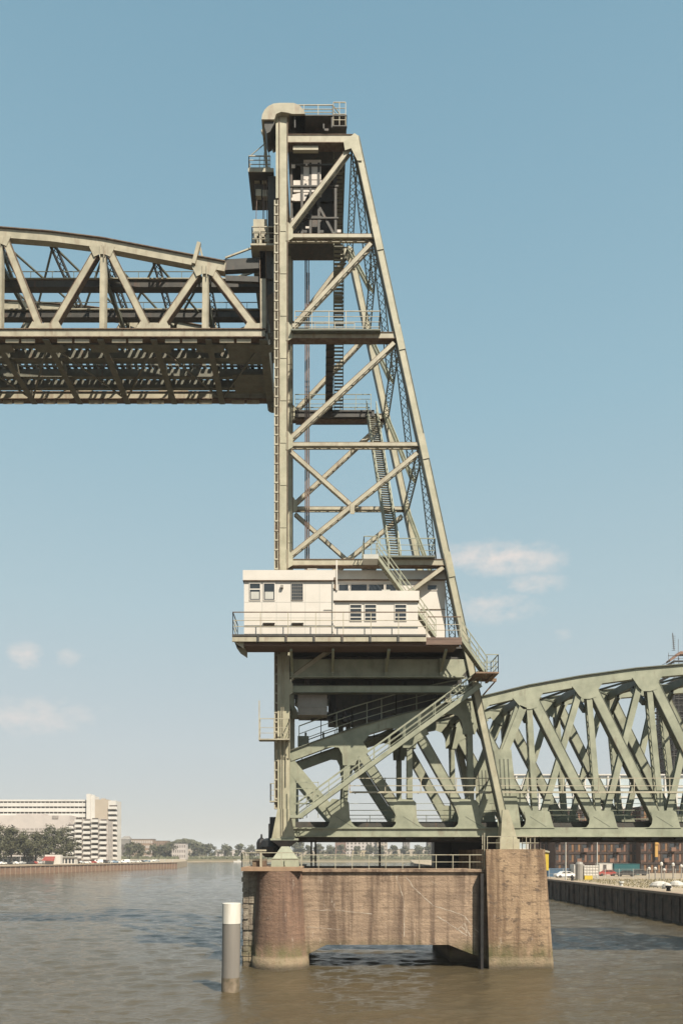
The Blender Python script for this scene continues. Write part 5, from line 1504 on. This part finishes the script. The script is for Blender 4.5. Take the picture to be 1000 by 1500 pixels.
TEAL = mat('teal_paint', (.04,.16,.17), (.03,.12,.13), .5, .5)
BLUEC = mat('blue_paint', (.07,.16,.26), (.06,.13,.21), .5, .5)
REDC2 = mat('red_paint', (.34,.07,.05), (.28,.06,.045), .8, .5)
hut('shipping_container','teal shipping container in front of the brown apartments','container',899,936,1266,185,TEAL,TEAL,False)
hut('shipping_container','blue grey container behind the fence near the yellow cabinet','container',802,838,1273,170,BLUEC,BLUEC,False)
hut('site_hut','white site hut beside the tank on the right quay','hut',840,855,1267,168,WHITE,PALEG)
hut('site_hut','small white hut with a red vehicle below it on the right quay','hut',877,896,1265,182,WHITE,PALEG)
tk = thing('water_tank', 'white caged water tank on a yellow crate near the quay edge', 'tank', onq(864,150))
mb = MB(); x0, x1 = BX(855,150), BX(876,150); mb.box(x0,x1,90,92.4,4.5,BZ(1268,150)); obj('tank_body', mb, WHITE, tk)
mb = MB()
for i in range(6): mb.box(x0-.05+(x1-x0)*i/5,x0+.03+(x1-x0)*i/5,89.93,89.99,3.7,BZ(1268,150)+.05)
for i in range(4): mb.box(x0-.05,x1+.05,89.86,89.92,4.5+i*.6,4.56+i*.6)
obj('cage', mb, PALEG, tk)
mb = MB(); mb.box(x0,x0+1.6,89.7,92.4,3.6,4.48); obj('crate', mb, YEL, tk)
mb = MB(); mb.lathe((BX(849,150),90.5,3.6),[(.8,0),(.8,3.2),(.6,3.6),(.15,3.7)],14); solo('grey_silo', mb, GREYBOX, 'squat grey steel silo left of the white caged tank', 'silo')
def lamp(label, px, py, d_):
    t_ = thing('street_lamp', label, 'street lamp', onq(px,d_), 'lamp posts on the right bank'); x, y_ = BX(px,d_), d_-60; z1 = BZ(py,d_)
    b = MB(); b.lathe((x,y_,3.6),[(.18,0),(.14,1),(.09,z1-3.8)],8); obj('pole', b, PALEG, t_)
    b = MB(); b.bar((x,y_,z1-.2),(x+.9,y_,z1),.1,.1); b.box(x+.7,x+1.4,y_-.15,y_+.15,z1-.08,z1+.08); obj('lamp_head', b, PALEG, t_)
lamp('pale lamp post nearest the yellow cabinet on the right bank',828,1230,150)
lamp('pale lamp post above the white caged tank on the right bank',874,1226,160)
lamp('pale lamp post beside the red brick end house on the right bank',783,1222,215)
# fence
fe = thing('site_fence', 'grey wire mesh site fence along the right quay', 'fence', (BX(880,155),96,3.6))
d_ = 158; x0, x1 = 48.8, 92
for i in range(15):
    b = MB(); x = x0+i*3; b.box(x-.04,x+.04,d_-60.04,d_-59.96,3.6,5.7); obj('fence_post', b, PALEG, fe)
mb = MB()
for z_ in (3.75,4.6,5.6): mb.box(x0,x0+42,d_-60.02,d_-59.98,z_,z_+.05)
for i in range(140): mb.box(x0+i*.3,x0+i*.3+.025,d_-60.01,d_-59.99,3.75,5.6)
obj('mesh_panel', mb, GREYBOX, fe)
# cars: one kind, coloured by object colour
def carpaint():
    m = bpy.data.materials.new('car_paint'); m.use_nodes = True; t = m.node_tree; b = t.nodes['Principled BSDF']
    oi = nn(t,'ShaderNodeObjectInfo'); t.links.new(oi.outputs['Color'], b.inputs['Base Color']); b.inputs['Roughness'].default_value = .3; b.inputs['Coat Weight'].default_value = .4
    return m
CARP = carpaint()
def car_proto(label, group, van=False):
    t_ = thing('parked_car', label, 'car', (0,0,0), group)
    b = MB()
    pr = [(-2.1,.35),(-2.15,.75),(-1.95,.95),(-1.2,1.02),(-.6,1.42),(.9,1.45),(1.6,1.05),(2.1,.95),(2.15,.4)] if not van else [(-2.5,.4),(-2.5,1.0),(-2.0,1.15),(-1.5,1.95),(2.4,2.0),(2.5,.4)]
    b.prism(pr,-.85,.85); o_ = obj('body', b, CARP, t_)
    b = MB(); wd = [(-1.05,1.04),(-.55,1.36),(.15,1.38),(.15,1.04)], [(.25,1.04),(.25,1.38),(.85,1.38),(1.35,1.06)]
    if van: wd = [(-1.75,1.2),(-1.4,1.85),(-.6,1.85),(-.6,1.2)],
    for q in wd: b.prism(q,-.87,.87)
    obj('window', b, GLASS, t_)
    for x in (-1.35,1.35):
        for y_ in (-.8,.8):
            b = MB(); b.prism([(x+.32*math.cos(i*.524),.32+.32*math.sin(i*.524)) for i in range(12)],y_-.1,y_+.1); obj('wheel', b, BLACK, t_)
    return t_
def paint_car(t_, c):
    for ch in t_.children:
        if ch.name.startswith('body'): ch.color = (*c,1)
CW, CS, CB, CR, CK, CL = (.75,.73,.69),(.42,.42,.41),(.06,.09,.16),(.33,.05,.04),(.03,.03,.032),(.20,.28,.36)
GC = 'cars parked along the left quay'
cl = [(4,CW,0),(12,CK,0),(21,CW,0),(33,CS,0),(44,CK,0),(49,CR,0),(61,CS,0),(104,CB,0),(112,CK,0),(120,CS,0),(128,CW,0),(136,CR,0),(144,CW,1),(152,CK,0),(160,CS,0),(168,CL,0),(176,CW,0),(184,CW,1),(190,CW,0),(196,CS,0),(202,CW,0),(208,CK,0),(215,CL,0),(222,CW,0),(230,CS,0)]
cn_ = {CW:'white',CS:'silver',CB:'dark blue',CR:'red',CK:'black',CL:'light blue'}
cp = car_proto('x',GC); vp = car_proto('x',GC,True); first = {0:cp,1:vp}; used = set(); cnt = {}
tot_ = {}
for px,c,v_ in cl: tot_[(c,v_)] = tot_.get((c,v_),0)+1
for i,(px,c,v_) in enumerate(cl):
    u = min(1,max(0,px/185)); d_ = 352+ (px/185)*62 if px < 185 else 414+(px-185)*1.35
    o = first[v_] if v_ not in used else copy_tree(first[v_]); used.add(v_)
    o.location = (BX(px,d_),d_-60,3.6); o.rotation_euler = (0,0,random.uniform(-.5,.5)+ (1.2 if i % 3 == 0 else 0)); 
    k = cnt.get((c,v_),0); cnt[(c,v_)] = k+1
    kind = 'van' if v_ else 'car'
    o['label'] = (f'only {cn_[c]} {kind} parked on the left quay' if tot_[(c,v_)] == 1 else f'{ORD[k]} {cn_[c]} {kind} from the left on the left quay')
    o['category'] = kind; o['group'] = GC
    paint_car(o,c)
GR = 'cars on the right bank'
for px,d_,c,lb in ((888,176,CR,'red car below the small white hut on the right bank'),(916,172,CK,'black car in front of the teal container on the right bank'),(826,163,CW,'white car by the blue grey container on the right bank'),(934,180,CK,'black car half behind the fence right of the teal container')):
    o = copy_tree(cp); o.location = (BX(px,d_),d_-60,3.6); o.rotation_euler = (0,0,random.uniform(-.3,.3)); o['label'] = lb; o['category'] = 'car'; o['group'] = GR; paint_car(o,c)
# red awning stall, quay shelters, bollards
aw = thing('awning_stall', 'small white kiosk with a red awning under the left quay trees', 'kiosk', (BX(73,358),298,3.6))
mb = MB(); x0, x1 = BX(66,360), BX(89,360); mb.box(x0,x1,300,303,3.6,BZ(1253,360)+.3); mb.box(BX(82,360),x1,299.9,300,3.7,6.6,0); obj('wall', mb, WHITE, aw)
mb = MB(); mb.add([(BX(63,358),296.5,5.6),(BX(81,358),296.5,5.3),(BX(79,358),300.2,7.6),(BX(64,358),300.2,7.6),(BX(63,358),296.5,5.5),(BX(81,358),296.5,5.2),(BX(79,358),300.2,7.5),(BX(64,358),300.2,7.5)],[(0,1,2,3),(7,6,5,4),(0,4,5,1),(1,5,6,2),(2,6,7,3),(3,7,4,0)]); obj('awning', mb, REDC2, aw)
for i,(px,w_) in enumerate(((12,26),(40,18),(100,20))):
    d_ = 372; x0, x1 = BX(px-w_/2,d_), BX(px+w_/2,d_)
    lb = ('long white ground floor pavilion at the left end of the quay','white pavilion with dark openings left of the red awning','white pavilion right of the red awning below the balconies')[i]
    t_ = thing('quay_pavilion', lb, 'pavilion', ((x0+x1)/2,d_-60,3.6), 'pavilions on the left quay')
    mb = MB(); mb.box(x0,x1,d_-60,d_-56,3.6,7.0); obj('wall', mb, WHITE, t_)
    mb = MB(); mb.box(x0-.5,x1+.5,d_-60.8,d_-55.5,7.0,7.35); obj('roof', mb, PALEG, t_)
    for k in range(4):
        mb = MB(); x = x0+(x1-x0)*(k+.2)/4; mb.box(x,x+(x1-x0)*.15,d_-60.05,d_-60.003,4.0,6.3); obj('window', mb, DKGL, t_)
BO = 'pale bollards along the left quay edge'
def bollard(label, group, p, h=1.1):
    b = MB(); b.lathe((p.x,p.y,p.z),[(.22,0),(.2,h*.7),(.3,h*.8),(.28,h)],9); return solo('bollard', b, PALEG, label, 'bollard', group)
bp = None
us = [.70+.29*i/10 for i in range(11)]
vis = 0
for i,u in enumerate(us):
    c = lqp(u)-nrmq*0.7 if False else lqp(u)
    p = V((c.x-.8,c.y+.6,3.7))
    lb = f'{ORD[i]} pale bollard from the left on the left quay edge'
    if bp is None: bp = bollard(lb,BO,p,1.6)
    else:
        o = bp.copy(); COL.objects.link(o); o.location = p; o['label'] = lb
# white marker posts and bags on the right quay
MK = 'white marker posts on the right quay'
mp_ = None
for i,px in enumerate((950,959,968,972,985,997)):
    d_ = 150+i*2; p = onq(px,d_); h = (2.6,2.6,3.6,2.2,3.4,3.0)[i]
    if mp_ is None:
        mp_ = thing('marker_post', 'x', 'post', p, MK); b = MB(); b.box(p.x-.09,p.x+.09,p.y-.09,p.y+.09,3.6,3.6+2.2); obj('post', b, GREYBOX, mp_)
        b = MB(); b.lathe((p.x,p.y,5.7),[(.12,0),(.30,.15),(.32,.5),(.12,.7)],8); obj('post_cap', b, WHITE, mp_); o = mp_
    else:
        o = copy_tree(mp_); o.location = p
    o.scale = (1,1,h/2.8); o['label'] = f'{ORD[i]} white capped marker post from the left on the right quay'
for i,(px,py,d_,w_) in enumerate(((966,1290,118,3.0),(990,1287,120,2.2),(976,1291,112,1.4))):
    b = MB(); p = onq(px,d_)
    b.lathe((p.x,p.y,3.6),[(w_*.5,0),(w_*.52,.3),(w_*.4,.7),(w_*.15,.95)],11); solo('rubble_bag', b, mat('white_bag',(.66,.62,.56),(.52,.48,.42),2,.9), ('widest white rubble bag on the right quay','round white rubble bag nearest the right picture edge','smallest white rubble bag near the quay edge')[i], 'bag', 'white rubble bags on the right quay')
for i,(px,d_) in enumerate(((894,118),(968,102),(982,102),(835,141))):
    p = onq(px,d_); p.x = 47.6+.4; b = MB(); b.lathe((p.x,p.y,3.78),[(.3,0),(.25,.4),(.42,.5),(.38,.75)],10)
    solo('mooring_bollard', b, PALEG if i == 0 else BLACK, ('pale mooring bollard in the middle of the right quay edge','black mooring bollard second nearest along the right quay edge','black mooring bollard nearest along the right quay edge','black mooring bollard farthest along the right quay edge')[i], 'bollard', 'mooring bollards on the right quay')
# dry grass strip on the right quay
mb = MB(); rng = random.Random(4)
for i in range(5000):
    x = rng.uniform(50,95); y_ = rng.uniform(55,92); s_ = rng.uniform(.05,.12); h = rng.uniform(.1,.4)
    a_ = rng.uniform(0,3.14); mb.add([(x-math.cos(a_)*s_,y_-math.sin(a_)*s_,3.6),(x+math.cos(a_)*s_,y_+math.sin(a_)*s_,3.6),(x+rng.uniform(-.1,.1),y_,3.6+h)],[(0,1,2)])
o = recenter(obj('dry_grass', mb, mat('straw',(.34,.27,.15),(.22,.2,.10),.5,.9))); o['kind'] = 'stuff'; o['label'] = 'dry grass tufts on the right quay'; o['category'] = 'grass'
# small boat off the far beach
bo = thing('motor_boat', 'small pale motor boat lying off the far beach', 'boat', (BX(349,760),700,0))
mb = MB(); x = BX(349,760); mb.prism([(x-5,1.4),(x+4.2,1.2),(x+3.8,-.3),(x-4.0,-.3)],698.8,701.2); obj('hull', mb, WHITE, bo)
mb = MB(); mb.box(x-1,x+2,699.2,700.8,1.3,2.6); obj('cabin', mb, PALEG, bo)

# ------------------------------------------------------------------ summer haze over the harbour
mb = MB(); mb.box(-6200,6200,-420,9200,-3,82)
hz_mat = bpy.data.materials.new('harbour_haze'); hz_mat.use_nodes = True
ht = hz_mat.node_tree; ht.nodes.clear()
ho = nn(ht,'ShaderNodeOutputMaterial'); hv = nn(ht,'ShaderNodeVolumePrincipled')
hv.inputs['Color'].default_value = (.86,.87,.88,1); hv.inputs['Density'].default_value = .0002
ht.links.new(hv.outputs[0], ho.inputs['Volume'])
o = obj('haze', mb, hz_mat); o['kind'] = 'stuff'
